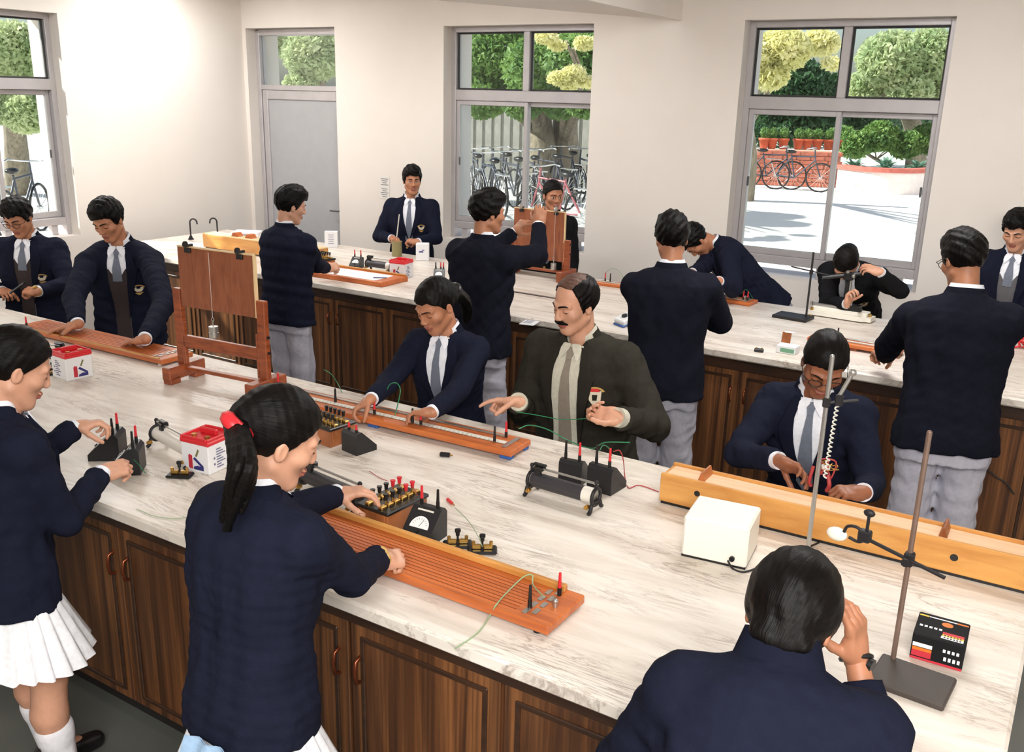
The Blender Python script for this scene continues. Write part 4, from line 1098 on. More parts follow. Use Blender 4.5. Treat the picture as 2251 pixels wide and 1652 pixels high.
# --- behind the near bench
PER['A'] = person('bespectacled person in navy blazer holding a small black phone at the far left', 1.62, aty(40, 478, 3.36), -52, 4, (-62, 26, 3),
    R=hand(aty(6, 640, 3.22), (.75, -.2, .05), (-.2, .3, -.9), 'grip', (.6, -.2, -.8)), L=hand(aty(82, 640, 3.22), (-.9, -.3, .0), (.1, .4, -.9), 'grip', (-.7, -.2, -.7)), front='sweater', skin='mid', glasses=True, badge='school', watch='Lg')
PER['B'] = person('person in navy blazer and dark sweater leaning both palms on the long board', 1.68, aty(238, 484, 3.36), -48, 10, (-72, 26, 4),
    R=hand(atz(170, 712, .985), (-.9, -.45, -.25), dn, 'flat', (.8, -.3, -.3)), L=hand(atz(318, 745, .985), (-.95, -.1, -.25), dn, 'flat', (-.7, -.5, -.3)), front='sweater', skin='mid', badge='school')
PER['I'] = person('person with dark ponytail in navy blazer setting plugs on the metre bridge', 1.50, aty(958, 672, 3.16), -80, 8, (-100, 26, 2),
    R=hand(atz(815, 878, 1.0), (-.55, -.7, -.5), (.1, -.3, -.9), 'pinch', (.5, -.3, -.75)), L=hand(atz(948, 906, .995), (-.97, -.2, -.15), (-.1, -.3, -.9), 'relax', (-.6, -.3, -.75)),
    kind='girl', hair='tail', skin='mid', badge='school', tail=[aty(1022, 668, 3.5), aty(1024, 720, 3.53)], lower='skirt', bz=.315)
PER['J'] = person('person with moustache in charcoal jacket and taupe tie pointing at the bench', 1.70, aty(1264, 668, 3.36), -90, 10, (-112, 14, -2),
    R=hand(aty(1140, 884, 3.12), (-.85, -.45, -.05), (.3, -.5, -.75), 'point', (.35, -.5, -.8)), L=hand(aty(1362, 918, 3.12), (-.95, -.2, .02), (.2, -.6, .6), 'pinch', (-.45, -.55, -.75)),
    kind='teacher', jacket='char', hair='recede', front='open', skin='light', badge='shield', watch='Ls', eyes='down', bz=.335)
PER['P'] = person('person with glasses and smooth black hair bent over the wooden optical bench', 1.60, aty(1812, 800, 3.30), -86, 16, (-70, 34, -4),
    R=hand(aty(1712, 1012, 3.02), (.95, -.1, -.15), (.2, -.7, -.6), 'relax', (.75, -.35, -.5)), L=hand(aty(1897, 1082, 3.02), (-.6, -.5, .05), (-.1, .2, -.9), 'grip', (-.15, -.6, -.8)),
    kind='girl', hair='tail', skin='dark', glasses=True, lower='skirt')
# --- near side of the near bench
PER['C'] = person('person in white pleated skirt, white socks and navy blazer holding meter wires', 1.53, aty(34, 808, 1.42), 84, 5, (72, 24, 0),
    R=hand(atz(224, 1040, 1.03), (.25, .9, .05), (-.5, .1, -.7), 'grip', (.35, -.3, -.9)), L=hand(atz(168, 938, 1.10), (.55, .8, .1), (.3, .2, -.8), 'pinch', (-.2, -.4, -.9)),
    kind='girl', hair='bob', skin='light', lower='skirt', h=.008, front='vest', feet=[(-2.50, 1.38), (-2.66, 1.44)])
PER['D'] = person('person with red hair band and long ponytail working at the orange board, seen from behind', 1.53, aty(612, 962, 1.40), 92, 6, (62, 24, 3),
    R=hand(atz(832, 1228, 1.0), (.3, .85, -.25), (-.45, .1, -.85), 'fist', (.55, -.6, -.6)), L=hand(atz(740, 1086, 1.09), (.75, .6, .12), (.2, .1, -.9), 'relax', (-.3, -.3, -.9)),
    kind='girl', hair='tail', skin='light', lower='skirt', h=.008, tail=[aty(535, 1010, 1.22), aty(520, 1085, 1.20), aty(495, 1185, 1.20)], watch='Rg', band=m_redp, cloth=True)
PER['Q'] = person('person bending forward with hand at the temple, back view in the foreground', 1.57, aty(1736, 1362, 1.60), 103, 32, (98, 52, 4),
    R=dict(w=aty(1882, 1445, 1.80), d=(-.12, -.06, 1), n=(-.9, .2, .1), c='relax', pole=(.35, .7, -.9), sl=.05), L=hand(atz(1560, 1560, .96), (.5, .8, -.1), dn, 'relax', (-.45, .2, -.8)),
    skin='mid', h=.008, watch='Rk', front=None, neckf=.6, hair='long', hs=1.0, neckl=.118)
# --- between the benches, facing the far bench
PER['E'] = person('person in navy blazer and grey trousers facing the far bench beside the drawing board', 1.64, aty(640, 452, 4.42), 86, 2, (66, 14, 2),
    R=hand(aty(716, 588, 4.82), (.35, .9, .0), (-.6, .2, -.6), 'grip', (.3, -.5, -.8)), L=hand(aty(640, 570, 4.85), (.2, .9, 0), dn, 'grip', (-.3, -.3, -.8)), skin='light', front='vest', h=.010)
PER['G'] = person('person reaching both hands up to the pulley board on the far bench, back view', 1.68, aty(1073, 468, 4.36), 84, 4, (62, 4, 0),
    R=hand(aty(1184, 494, 4.78), (.0, .25, .95), (-.5, .8, 0), 'grip', (.7, .2, -.8)), L=hand(aty(1130, 512, 4.86), (.55, .2, .7), (.1, .6, -.5), 'pinch', (-.4, -.2, -.8)), skin='mid', front='vest', jacket='dark', h=.010)
PER['K'] = person('person in navy blazer and grey trousers with back turned, standing behind the teacher', 1.69, aty(1476, 524, 4.33), 112, 3, (126, 12, 0),
    R=hand(aty(1530, 700, 4.72), (-.5, .8, 0), dn, 'grip', (.8, -.2, -.6)), L=hand(aty(1440, 690, 4.74), (.1, .9, 0), dn, 'grip', (-.7, -.3, -.7)), skin='mid', front='vest', jacket='dark', h=.010)
PER['N'] = person('bespectacled person in navy blazer and grey trousers, back view, rightmost at the far bench', 1.72, aty(2116, 572, 4.30), 104, 8, (128, 22, 0),
    R=hand(aty(2130, 760, 4.76), (-.2, .9, 0), dn, 'grip', (.8, -.4, -.5)), L=hand(aty(1948, 780, 4.76), (-.5, .7, -.1), dn, 'grip', (-.7, -.2, -.7)), skin='mid', front='vest', glasses=True, jacket='dark', h=.010)
# --- behind the far bench
PER['F'] = person('person with light grey tie standing at the back wall between door and window', 1.64, aty(906, 397, 6.48), -62, 0, (-44, 3, 0),
    R=hand(aty(862, 524, 6.24), (.8, -.5, .1), (.2, -.2, -.9), 'grip', (.6, -.3, -.7)), L=hand(aty(918, 532, 6.24), (-.9, -.2, .1), (.1, .2, -.9), 'grip', (-.6, -.3, -.7)), front='vest', skin='mid', badge='school', eyes='open', h=.010)
PER['H'] = person('person smiling behind the pulley board in front of the middle window', 1.60, aty(1216, 430, 6.42), -70, 2, (-38, 6, 0), kind='girl', hair='tail', jacket='black', skin='mid', eyes='open', smile=True, front='vest', lower='skirt', h=.011)
PER['L'] = person('person bent low with face close to the apparatus beside the right window', 1.66, aty(1530, 528, 6.16), 214, 46, (222, 74, 0),
    R=hand(aty(1520, 600, 5.85), (-.7, -.6, 0), dn, 'relax', (.4, -.2, -.8)), L=hand(aty(1580, 618, 5.72), (-.6, -.7, 0), dn, 'grip', (-.6, -.1, -.7)), skin='mid', badge='school', h=.010, front='vest', neckf=.85)
PER['M'] = person('person bowing over the travelling microscope with a hand at the brow', 1.58, aty(1860, 578, 6.18), -88, 48, (-98, 64, -8),
    R=hand(aty(1862, 668, 5.98), (.1, -.2, .95), (.6, -.2, .2), 'grip', (.5, -.2, -.8)), L=hand(aty(1935, 598, 6.02), (-.95, -.1, .25), (-.1, .5, -.7), 'relax', (-.8, -.1, -.55)), kind='girl', hair='tail', jacket='black', skin='light', badge='school', h=.010, front='vest', lower='skirt', neckf=.8)
PER['O'] = person('person in grey sweater and navy blazer looking down at the far right', 1.66, aty(2236, 506, 6.46), -95, 5, (-102, 24, 0), front='sweater', skin='light', h=.010)
# ------------------------------------------------------------------ apparatus on the benches
m_wood_o = wood('board_orange', (164, 80, 36), (214, 120, 60), (1, 16, 8), .38, coat=.15)
m_wood_f = wood('varnished_teak', (112, 52, 26), (170, 86, 46), (3, 3, 14), .35, coat=.2)
m_wood_ply = wood('board_ply', (122, 66, 42), (160, 94, 62), (12, 3, 2), .45)
m_wood_p = wood('pine_yellow', (184, 120, 54), (222, 164, 90), (1, 7, 7), .42, coat=.1)
m_wood_l = wood('pine_pale', (214, 168, 126), (236, 200, 162), (1, 12, 12), .5)
m_wood_b = wood('box_brown', (132, 74, 40), (190, 118, 70), (6, 2, 3), .4, coat=.1)
m_strand = plain('strand_brown', (138, 66, 34), .5)
m_edge = plain('pale_edge', (226, 196, 150), .5)
m_brass = plain('brass', (196, 156, 84), .28, .9); m_steel = plain('steel', (190, 188, 184), .3, .85); m_iron = plain('cast_iron', (40, 38, 40), .5, .3)
m_rod = plain('iron_rod', (140, 116, 104), .45, .6, vary=.2); m_ebon = plain('ebonite', (22, 22, 24), .32); m_bake = plain('bakelite', (28, 28, 31), .38, nscale=120, nstr=.05)
m_dial = plain('dial_white', (240, 240, 240), .4); m_tapew = plain('scale_white', (222, 218, 206), .45); m_cream_p = plain('cream_enamel', (246, 242, 230), .4)
m_cerw = plain('ceramic_white', (232, 226, 216), .35); m_coil = plain('rheostat_coil', (74, 72, 76), .42, .5)
m_whitec = plain('carton_white', (240, 240, 242), .55); m_bluei = plain('ink_blue', (52, 52, 120), .6); m_redi = plain('ink_red', (196, 46, 62), .6); m_olive = plain('ink_olive', (120, 116, 70), .6); m_greyi = plain('ink_grey', (120, 120, 150), .6)
m_orange = plain('ink_orange', (224, 118, 40), .5); m_yel = plain('ink_yellow', (236, 196, 60), .5); m_bluef = plain('blue_foot', (52, 96, 170), .5); m_whitef = plain('white_foot', (235, 235, 230), .5)
m_green_w = plain('wire_green', (38, 128, 84), .4); m_pale_w = plain('wire_pale_green', (150, 176, 134), .5); m_red_w = plain('wire_red', (176, 60, 60), .45); m_blk_w = plain('wire_black', (26, 26, 28), .4)
def put(px, py, dz=0.0): p = atz(px, py, BZ); return (float(p[0]), float(p[1]), BZ+dz)
def plug(b, x, y, z, red=True, h=.045, r=.0052):
    b.cyl((x, y, z), (x, y, z+h*.35), r*1.15, n=10, mi=1); b.cyl((x, y, z+h*.3), (x, y, z+h), r, r*.75, 10, 0 if red else 1)
def add_plug(par, x, y, z, red=True, h=.05): b = MB(); plug(b, x, y, z, red, h); return b.build('plug', [m_redp, m_ebon], par)
# ---- lantern battery boxes: white carton, red lid, red and blue mark
def battery_box(label, loc, rz):
    t = thing('battery_box', label, 'battery', loc, rz, 'white battery boxes with red lids'); s = .128; h = .108
    MB().box((0, 0, h/2), (s, s, h), .004).build('carton', m_whitec, t)
    b = MB(); b.box((0, 0, h+.005), (s+.006, s+.006, .018), .005)
    for q in (1, -1): b.box((q*(s/2-.004), 0, h+.017), (.008, s, .012), .002); b.box((0, q*(s/2-.004), h+.017), (s-.02, .008, .012), .002)
    b.box((.0, .012, h+.024), (s-.05, .016, .022), .004); b.build('lid', m_redp, t)
    b = MB()
    for q in ((-.03, -.03), (.032, -.03)): b.cyl((q[0], q[1], h+.012), (q[0], q[1], h+.022), .010, n=12)
    b.build('terminal', m_brass, t)
    F = Matrix(((1, 0, 0, 0), (0, 0, -1, -s/2-.0004), (0, 1, 0, 0), (0, 0, 0, 1)))
    b = MB()
    b.prism([(-.030, .014), (-.012, .012), (-.012, .062), (-.024, .066), (-.030, .060)], 0, .0006, 0, F)
    b.prism([(-.008, .050), (.004, .042), (.038, .018), (.038, .030), (.0, .058)], 0, .0006, 1, F)
    b.prism([(-.008, .012), (.038, .012), (.038, .024), (.012, .028), (-.006, .022)], 0, .0008, 1, F)
    b.prism([(.002, .062), (.010, .060), (.022, .086), (.016, .090)], 0, .0006, 2, F)
    b.build('printed_mark', [m_redi, m_bluei, m_olive], t)
    for q in (1, -1):
        G = Matrix(((0, 0, q, q*(s/2+.0004)), (q, 0, 0, 0), (0, 1, 0, 0), (0, 0, 0, 1))); b = MB()
        for i in range(8):
            w_ = .022+.02*((i*7) % 3)/2; x0 = -.026
            b.prism([(x0, .084-i*.0095), (x0+w_, .084-i*.0095), (x0+w_, .0885-i*.0095), (x0, .0885-i*.0095)], 0, .0006, 0, G)
        for i in range(2): b.prism([(-.040, .03+i*.022), (-.033, .03+i*.022), (-.033, .038+i*.022), (-.040, .038+i*.022)], 0, .0006, 0, G)
        b.build('printed_text', m_greyi, t)
    return t
bb = battery_box('white battery box with red handled lid standing in front of the long board', (-3.925, 2.45, BZ), R_(86))
bb.children[1].select_set(False)
copy_thing(bb, (-2.56, 2.075, BZ), R_(6), 'white battery box with open red lid between the two skirted persons')
copy_thing(bb, (-4.30, 5.335, BZ), R_(8), 'white battery box with red lid standing on the far bench')
# ---- meters with sloping fronts
def meter(label, loc, rz, plugs=((-.026, True), (.026, True)), h=.05, sc=1.0, group='black moulded meters'):
    t = thing('meter', label, 'meter', loc, rz, group); W_ = .092*sc
    prof = [(-.052, 0), (.050, 0), (.050, .078), (.040, .090), (.020, .090), (-.052, .022)]; prof = [(a*sc, c*sc) for a, c in prof]
    Mx = Matrix(((0, 0, 1, 0), (1, 0, 0, 0), (0, 1, 0, 0), (0, 0, 0, 1)))
    b = MB(); b.prism(prof, -W_/2, W_/2, 0, Mx); b.build('case', m_bake, t)
    p0 = Vector((0, -.052*sc, .022*sc)); p1 = Vector((0, .020*sc, .090*sc)); ey = (p1-p0).normalized(); ez = Vector((1, 0, 0)).cross(ey)
    Fm = Matrix(((1, ey.x*0, ez.x, 0), (0, ey.y, ez.y, (p0.y+p1.y)/2), (0, ey.z, ez.z, (p0.z+p1.z)/2), (0, 0, 0, 1)))
    b = MB(); r = .030*sc; pts = [(r*math.cos(a), -.012*sc+r*1.05*math.sin(a)) for a in np.linspace(.0, math.pi, 15)]+[(-r, -.016*sc), (r, -.016*sc)]
    b.prism(pts, 0, .0016, 0, Fm); dl = b.build('dial', m_dial, t)
    b = MB(); rr = .021*sc
    for a in np.linspace(.35, math.pi-.35, 9): c = (rr*math.cos(a), -.012*sc+rr*math.sin(a)); d = (rr*1.22*math.cos(a), -.012*sc+rr*1.22*math.sin(a)); b.cyl(Fm @ Vector((*c, .0018)), Fm @ Vector((*d, .0018)), .0006, n=4)
    b.cyl(Fm @ Vector((0, -.012*sc, .002)), Fm @ Vector((.008*sc, .008*sc, .002)), .0007, n=4); b.build('needle_and_scale', m_ebon, dl)
    MB().prism([(-.026*sc, .036*sc), (.026*sc, .036*sc), (.026*sc, .041*sc), (-.026*sc, .041*sc)], 0, .001, 0, Fm).build('name_strip', m_tapew, t)
    b = MB(); b.cyl(Fm @ Vector((0, -.026*sc, 0)), Fm @ Vector((0, -.026*sc, .006)), .006*sc, n=12); b.build('zero_screw', m_ebon, t)
    for x, red in plugs: add_plug(t, x, .030*sc, .088*sc, red, h)
    return t
m0 = meter('black meter with round white dial beside the orange board', (-1.585, 2.062, BZ), R_(4), ((-.028, True), (.030, False)), .062, 1.08)
copy_thing(m0, (-2.93, 1.93, BZ), R_(-52), 'black meter with two red plugs at the raised hand')
copy_thing(m0, (-2.76, 1.885, BZ), R_(-48), 'black meter with one tall red plug beside the pale rheostat')
meter('black meter seen from the back, left of a pair beside the rheostat', (-1.43, 2.735, BZ), R_(186), ((-.026, True), (.026, False)), .07, .95)
meter('black meter seen from the back, right of a pair beside the wooden optical bench', (-1.305, 2.735, BZ), R_(176), ((-.026, True), (.026, False)), .07, 1.05)
meter('squat black galvanometer standing before the metre bridge', (-2.235, 2.51, BZ), R_(170), ((-.022, True), (.022, True)), .03, .95)
meter('black meter with two red plugs behind the paper-topped board', (-4.80, 5.41, BZ), R_(14), ((-.026, True), (.026, True)), .055, .9)
meter('small black meter with red plugs behind the head of the person with ponytail', (-4.02, 5.42, BZ), R_(30), ((-.026, False), (.010, True), (.03, True)), .05, .85)
# ---- resistance boxes
def resistance_box(label, loc, rz, lx, ly, group='resistance boxes', red=False):
    t = thing('resistance_box', label, 'resistance box', loc, rz, group); h = .066
    b = MB()
    for q in (1, -1): b.box((q*(lx/2-.006), 0, h/2), (.012, ly, h), .002); b.box((0, q*(ly/2-.006), h/2), (lx-.024, .012, h), .002)
    b.box((0, 0, .006), (lx-.024, ly-.024, .012)); b.build('case', m_wood_b, t)
    MB().box((0, 0, h+.005), (lx+.010, ly+.010, .012), .003).build('top_plate', m_ebon, t)
    n = 6
    for row in (-1, 1):
        b = MB()
        for i in range(n): b.box((row*lx*.22, -ly/2+ly*(i+.5)/n, h+.015), (.018, ly/n*.78, .010), .002)
        b.build('brass_blocks', m_brass, t)
        for i in range(n-1):
            b = MB(); x, y, z = row*lx*.22, -ly/2+ly*(i+1)/n, h+.018
            b.cyl((x, y, z), (x, y, z+.018), .0032, n=8, mi=1); b.cyl((x, y, z+.016), (x, y, z+.034), .0055, .0068, 10, 0); b.cyl((x, y, z+.033), (x, y, z+.037), .0085, n=10, mi=0)
            b.build('plug', [m_ebon if not (red and i > 2) else m_redp, m_brass], t)
    return t
resistance_box('wooden resistance box with black plugs beside the black dial meter', (-1.742, 2.108, BZ), R_(-3), .125, .185, red=True)
resistance_box('wooden resistance box with black plugs beside the squat galvanometer', (-2.40, 2.53, BZ), R_(84), .125, .145)
resistance_box('wooden resistance box under the hand of the person beside the drawing board', (-4.99, 5.25, BZ), R_(80), .11, .15)
# ---- rheostats
def rheostat(label, loc, rz, tube, L=.25, slide=-.36, group='slide rheostats'):
    t = thing('rheostat', label, 'rheostat', loc, rz, group); r = .026; zc = .052
    MB().cyl((-L/2+.012, 0, zc), (L/2-.012, 0, zc), r, n=20).build('tube', tube, t)
    if tube is m_coil:
        MB().cyl((L/2-.05, 0, zc), (L/2-.012, 0, zc), r+.0008, n=20).build('bare_tube_end', m_cerw, t)
    for q in (1, -1):
        x = q*(L/2-.006); b = MB()
        ring = [(x, r*1.12*math.cos(a), zc+r*1.12*math.sin(a)) for a in np.linspace(0, 2*math.pi, 17)[:-1]]; b.tube(ring, .006, 6, closed=True)
        for y in (-1, 1): b.tube(smooth_path([(x, y*.016, zc-.020), (x, y*.028, .030), (x, y*.034, .012), (x, y*.046, .005)], 3), [.007]*9+[.006], 7)
        b.box((x, 0, .034), (.010, .05, .008), .002); b.tube([(x, 0, zc+r), (x, 0, zc+r+.022)], .006, 7); b.sphere((x, 0, zc+r+.024), .008, 8, 6)
        fr_ = b.build('end_frame', m_iron, t)
        b = MB(); b.cyl((x-q*.012, -.030, .026), (x-q*.012, -.044, .026), .0075, n=10); b.cyl((x-q*.012, -.044, .026), (x-q*.012, -.050, .026), .005, n=8); b.build('terminal', m_brass, fr_)
    MB().cyl((-L/2+.0, 0, zc+r+.020), (L/2, 0, zc+r+.020), .0042, n=8).build('slide_rod', m_steel, t)
    sx = slide*L; b = MB(); b.box((sx, 0, zc+r+.020), (.034, .030, .016), .003); b.box((sx, 0, zc+r+.032), (.05, .018, .008), .003); b.box((sx, -.008, zc+r+.006), (.02, .01, .014)); b.build('slider', m_ebon, t)
    return t
rheostat('grey rheostat on black legs lying in the open middle of the near bench', (-1.372, 2.545, BZ), R_(-2), m_coil, .262)
rheostat('pale ceramic rheostat with black end frames between the meters and the battery box', (-2.735, 2.075, BZ), R_(-12), m_cerw, .30, -.30)
rheostat('dark rheostat partly behind the hand of the person with the red hair band', (-2.0, 2.11, BZ), R_(-8), m_coil, .29)
rheostat('black rheostat behind the paper-topped board on the far bench', (-4.56, 5.40, BZ), R_(2), m_coil, .24)
rheostat('black rheostat behind the white battery box on the left of the near bench', (-4.22, 2.50, BZ), R_(14), m_coil, .25, .38)
# ---- plug keys
def plug_key(label, loc, rz):
    t = thing('plug_key', label, 'switch', loc, rz, 'plug keys')
    MB().box((0, 0, .006), (.088, .052, .011), .005).build('base', m_ebon, t)
    for q in (1, -1): MB().box((q*.017, 0, .017), (.028, .016, .012), .003).cyl((q*.026, 0, .022), (q*.026, 0, .034), .0055, n=10).build('brass_block', m_brass, t)
    MB().cyl((0, 0, .018), (0, 0, .038), .0035, n=8).cyl((0, 0, .036), (0, 0, .050), .006, .007, n=10).box((0, 0, .052), (.018, .009, .014), .003).build('plug', m_ebon, t)
    return t
k0 = plug_key('black plug key with brass blocks, left of the pair before the orange board', put(1006, 1200), R_(38))
copy_thing(k0, put(1060, 1212), R_(34), 'black plug key with brass blocks, right of the pair before the orange board')
copy_thing(k0, put(396, 1047), R_(30), 'black plug key with brass blocks below the red-lidded battery box')
copy_thing(k0, put(118, 822), R_(60), 'black plug key half hidden behind the battery box at the left')
# ---- metre bridge
def metre_bridge(label, loc, rz, L, Wd, plugs, group='metre bridges', foot=None):
    t = thing('metre_bridge', label, 'metre bridge', loc, rz, group); fz = .014 if foot else 0.0
    MB().box((0, 0, fz+.012), (L, Wd, .024), .004).build('board', m_wood_o, t)
    if foot:
        for x in (-L/2+.03, 0, L/2-.03):
            for y in (-Wd/2+.02, Wd/2-.02): MB().box((x, y, fz/2), (.05, .03, fz), .003).build('foot', foot, t)
    b = MB(); b.box((0, -.014, fz+.0262), (L-.12, .026, .004), .001); sc_ = b.build('scale', m_tapew, t)
    b = MB()
    for i in range(int((L-.14)/.02)): b.box((-L/2+.07+i*.02, -.020, fz+.0285), (.0012, .010 if i % 5 else .018, .0006))
    b.build('graduation', m_ebon, sc_)
    b = MB()
    for q in (1, -1): b.box((q*(L/2-.045), 0, fz+.0265), (.018, Wd*.72, .005), .001)
    for x0, x1 in ((-L/2+.09, -.16), (-.1, .1), (.16, L/2-.09)): b.box(((x0+x1)/2, Wd*.30, fz+.0265), (x1-x0, .016, .005), .001)
    b.build('metal_strip', m_steel, t)
    MB().cyl((-L/2+.05, -.036, fz+.03), (L/2-.05, -.036, fz+.03), .0009, n=5).build('bridge_wire', m_steel, t)
    for x, y, red in plugs: add_plug(t, x, y, fz+.027, red, .062)
    return t
metre_bridge('long orange metre bridge with red plugs before the person with the grey tie', (-2.36, 2.80, BZ), R_(2.4), 1.30, .155,
             ((-.60, .03, True), (-.02, -.03, True), (.17, -.03, False), (.21, -.03, True), (.56, .04, True), (.55, -.03, False), (-.25, .0, False)), foot=m_bluef)
metre_bridge('metre bridge with a plug pair against the wall between the windows', (-3.0, 6.03, BZ), R_(0), .66, .10, ((.02, 0, True), (.06, 0, False)))
metre_bridge('short metre bridge with red plugs beside the person bent low', (-2.10, 6.06, BZ), R_(-3), .44, .15, ((.15, -.02, True), (.18, -.02, True)))
metre_bridge('worn metre bridge behind the head of the person with smooth black hair', (-1.05, 5.27, BZ), R_(-4), .50, .12, ((-.1, 0, False),), foot=m_wood_f)
# ---- potentiometers
def potentiometer(label, loc, rz, L, Wd, rail, feet, wires=9):
    t = thing('potentiometer', label, 'potentiometer', loc, rz, 'potentiometer boards')
    MB().box((0, 0, .022), (L, Wd, .026), .004).build('board', m_wood_o, t)
    for x in (-L/2+.04, L/2-.04):
        for y in (-Wd/2+.02, Wd/2-.02): MB().cyl((x, y, 0), (x, y, .012), .012, n=10).build('foot', feet, t)
    for i in range(wires):
        y = -Wd/2+.028+(Wd-.075)*i/(wires-1); MB().box((-.03, y, .0356), (L-.16, .0012, .0012)).build('wire_strand', m_strand, t)
    if rail: MB().box((-.02, Wd/2-.014, .044), (L-.06, .018, .020), .003).build('rail', m_wood_p, t)
    else: MB().box((0, -Wd/2+.008, .036), (L-.06, .010, .004), .001).build('brass_edge', m_brass, t)
    b = MB()
    for i in range(4):
        y = -Wd/2+.035+(Wd-.08)*i/3; b.box((L/2-.085, y, .0365), (.014, (Wd-.08)/3*.7, .003), .001)
        b.box((L/2-.062, y+.012, .0365), (.014, (Wd-.08)/3*.7, .003), .001)
    b.build('contact_strip', m_steel, t)
    return t
pt = potentiometer('long orange grooved potentiometer board along the near edge of the near bench', (-1.525, 1.90, BZ), R_(-.5), 1.06, .195, True, m_ebon)
add_plug(pt, .445, -.045, .035, False, .066); add_plug(pt, .475, .055, .035, True, .066)
MB().cyl((.495, .0, .035), (.495, .0, .046), .007, n=10).sphere((.495, 0, .050), .008, 8, 6).build('knob', m_steel, pt)
pl_ = potentiometer('long reddish board under the palms of the leaning person', (-4.32, 2.87, BZ), R_(1.5), 1.18, .19, False, m_whitef, 7)
add_plug(pl_, -.54, -.06, .035, True, .05)
# ---- vertical drawing boards on trestles with pulleys and hanging weights
def drawing_board(label, loc, rz, far=False):
    t = thing('drawing_board', label, 'drawing board', loc, rz, 'upright force boards')
    for q in (1, -1):
        x = q*.245; b = MB(); b.box((x, 0, .05), (.05, .22, .06), .004); b.box((x, .075, .018), (.05, .06, .036), .003); b.box((x, -.075, .018), (.05, .06, .036), .003); b.build('foot', m_wood_f, t)
        b = MB(); b.box((x, .0, (.07+(.30 if far else .43))/2), (.046, .030, (.23 if far else .36)), .004); b.box((x-q*.0285, -.005, .18), (.010, .02, .20), .002); b.build('post', m_wood_f, t)
        MB().cyl((x+q*.023, 0, .27), (x+q*.032, 0, .27), .006, n=10).cyl((x+q*.023, 0, .20), (x+q*.032, 0, .20), .006, n=10).build('bolt', m_iron, t)
    if not far: MB().box((0, -.004, .19), (.45, .022, .055), .003).build('middle_rail', m_wood_f, t)
    ph, bz0, bz1 = (.43, .352, .622) if not far else (.30, .135, .495); bc = (bz0+bz1)/2
    MB().box((0, .0, .06), (.45, .03, .018), .003).build('bottom_rail', m_wood_f, t)
    MB().box((0, -.004, bc), (.436, .016, bz1-bz0), .002).build('board', m_wood_ply, t)
    b = MB(); b.box((.221, -.004, bc), (.006, .018, bz1-bz0)); b.box((0, -.004, bz1+.003), (.436, .018, .006)); b.build('edge_strip', m_edge, t)
    for x in (-.15, .15):
        b = MB(); b.box((x, -.016, bz1-.010), (.034, .012, .022), .002); b.box((x, -.002, bz1+.010), (.014, .03, .012), .002); cl = b.build('pulley_clamp', m_iron, t)
        b = MB(); b.cyl((x-.002, -.03, bz1+.018), (x+.006, -.03, bz1+.018), .022 if far else .014, n=18); b.build('pulley_wheel', m_steel if far else m_iron, cl)
    return t
drawing_board('upright brown force board on a trestle beside the leaning person', (-3.24, 2.745, BZ), R_(5))
drawing_board('upright brown force board before the middle window, hands at its top', (-3.52, 5.985, BZ), R_(-1), True)
def weight(label, loc, L, r=.021):
    t = thing('hanging_weight', label, 'weight', loc, 0, 'weights hung from the force boards')
    MB().cyl((0, 0, 0), (0, 0, .022), r, n=18).cyl((0, 0, .026), (0, 0, .050), r*.98, n=18).cyl((0, 0, .022), (0, 0, .026), r*.8, n=14).build('slotted_weight', m_steel, t)
    MB().cyl((0, 0, .05), (0, 0, .075), .003, n=8).tube([(.008*math.cos(a), 0, .082+.008*math.sin(a)) for a in np.linspace(0, 6.28, 11)[:-1]], .0018, 5, closed=True).build('hook', m_steel, t)
    MB().cyl((0, 0, .09), (0, 0, L), .0012, n=5).build('thread', m_tapew, t)
weight('small steel weight hanging below the force board beside the leaning person', (-3.262, 2.722, BZ+.235), .38)
weight('small steel weight on a pale thread before the board at the middle window', (-3.372, 5.955, BZ+.075), .42)
# ---- wooden optical bench
t = thing('optical_bench', 'long yellow wooden optical bench box with dark holes along the front', 'optical bench', (-.545, 2.80, BZ), R_(1.2)); L_, D_, h_ = 1.12, .125, .098
b = MB(); b.box((0, -D_/2+.007, .010+h_/2), (L_, .014, h_), .002); b.box((0, D_/2-.007, .010+h_/2), (L_, .014, h_), .002); b.box((0, 0, .016), (L_, D_-.028, .012)); b.build('side_board', m_wood_p, t)
MB().box((0, .0, .010+h_-.014), (L_-.02, D_-.028, .012), .001).build('top_board', m_wood_l, t)
for q in (1, -1): MB().box((q*(L_/2-.006), 0, .010+h_/2-.004), (.012, D_-.028, h_-.01), .001).build('end_board', m_wood_p, t)
MB().box((0, 0, .005), (L_-.01, D_-.01, .010)).build('base_strip', m_ebon, t)
for x, z, r in ((-.43, .066, .010), (.345, .060, .011)): MB().cyl((x, -D_/2-.001, z), (x, -D_/2+.004, z), r, n=18).build('hole', m_ebon, t)
for x in (-.43, .305): MB().prism([(-.012, 0), (.012, 0), (.003, .028), (-.003, .028)], -.04, .04, 0, Matrix(((1, 0, 0, x), (0, 0, -1, .01), (0, 1, 0, .010+h_-.008), (0, 0, 0, 1)))).build('bridge', m_wood_b, t)
MB().cyl((L_/2-.03, -D_/2-.012, .072), (L_/2+.01, -D_/2-.012, .070), .006, n=10).build('peg', m_steel, t)
# ---- cream supply box
t = thing('power_supply', 'plain cream metal supply box in front of the wooden optical bench', 'power supply', (-.81, 2.51, BZ), R_(7))
MB().box((0, 0, .066), (.192, .172, .128), .006).build('case', m_cream_p, t)
MB().box((0, 0, .003), (.190, .170, .006)).build('base', m_ebon, t)
MB().cyl((.055, -.086, .028), (.055, -.094, .028), .008, n=12).build('cable_gland', m_ebon, t)
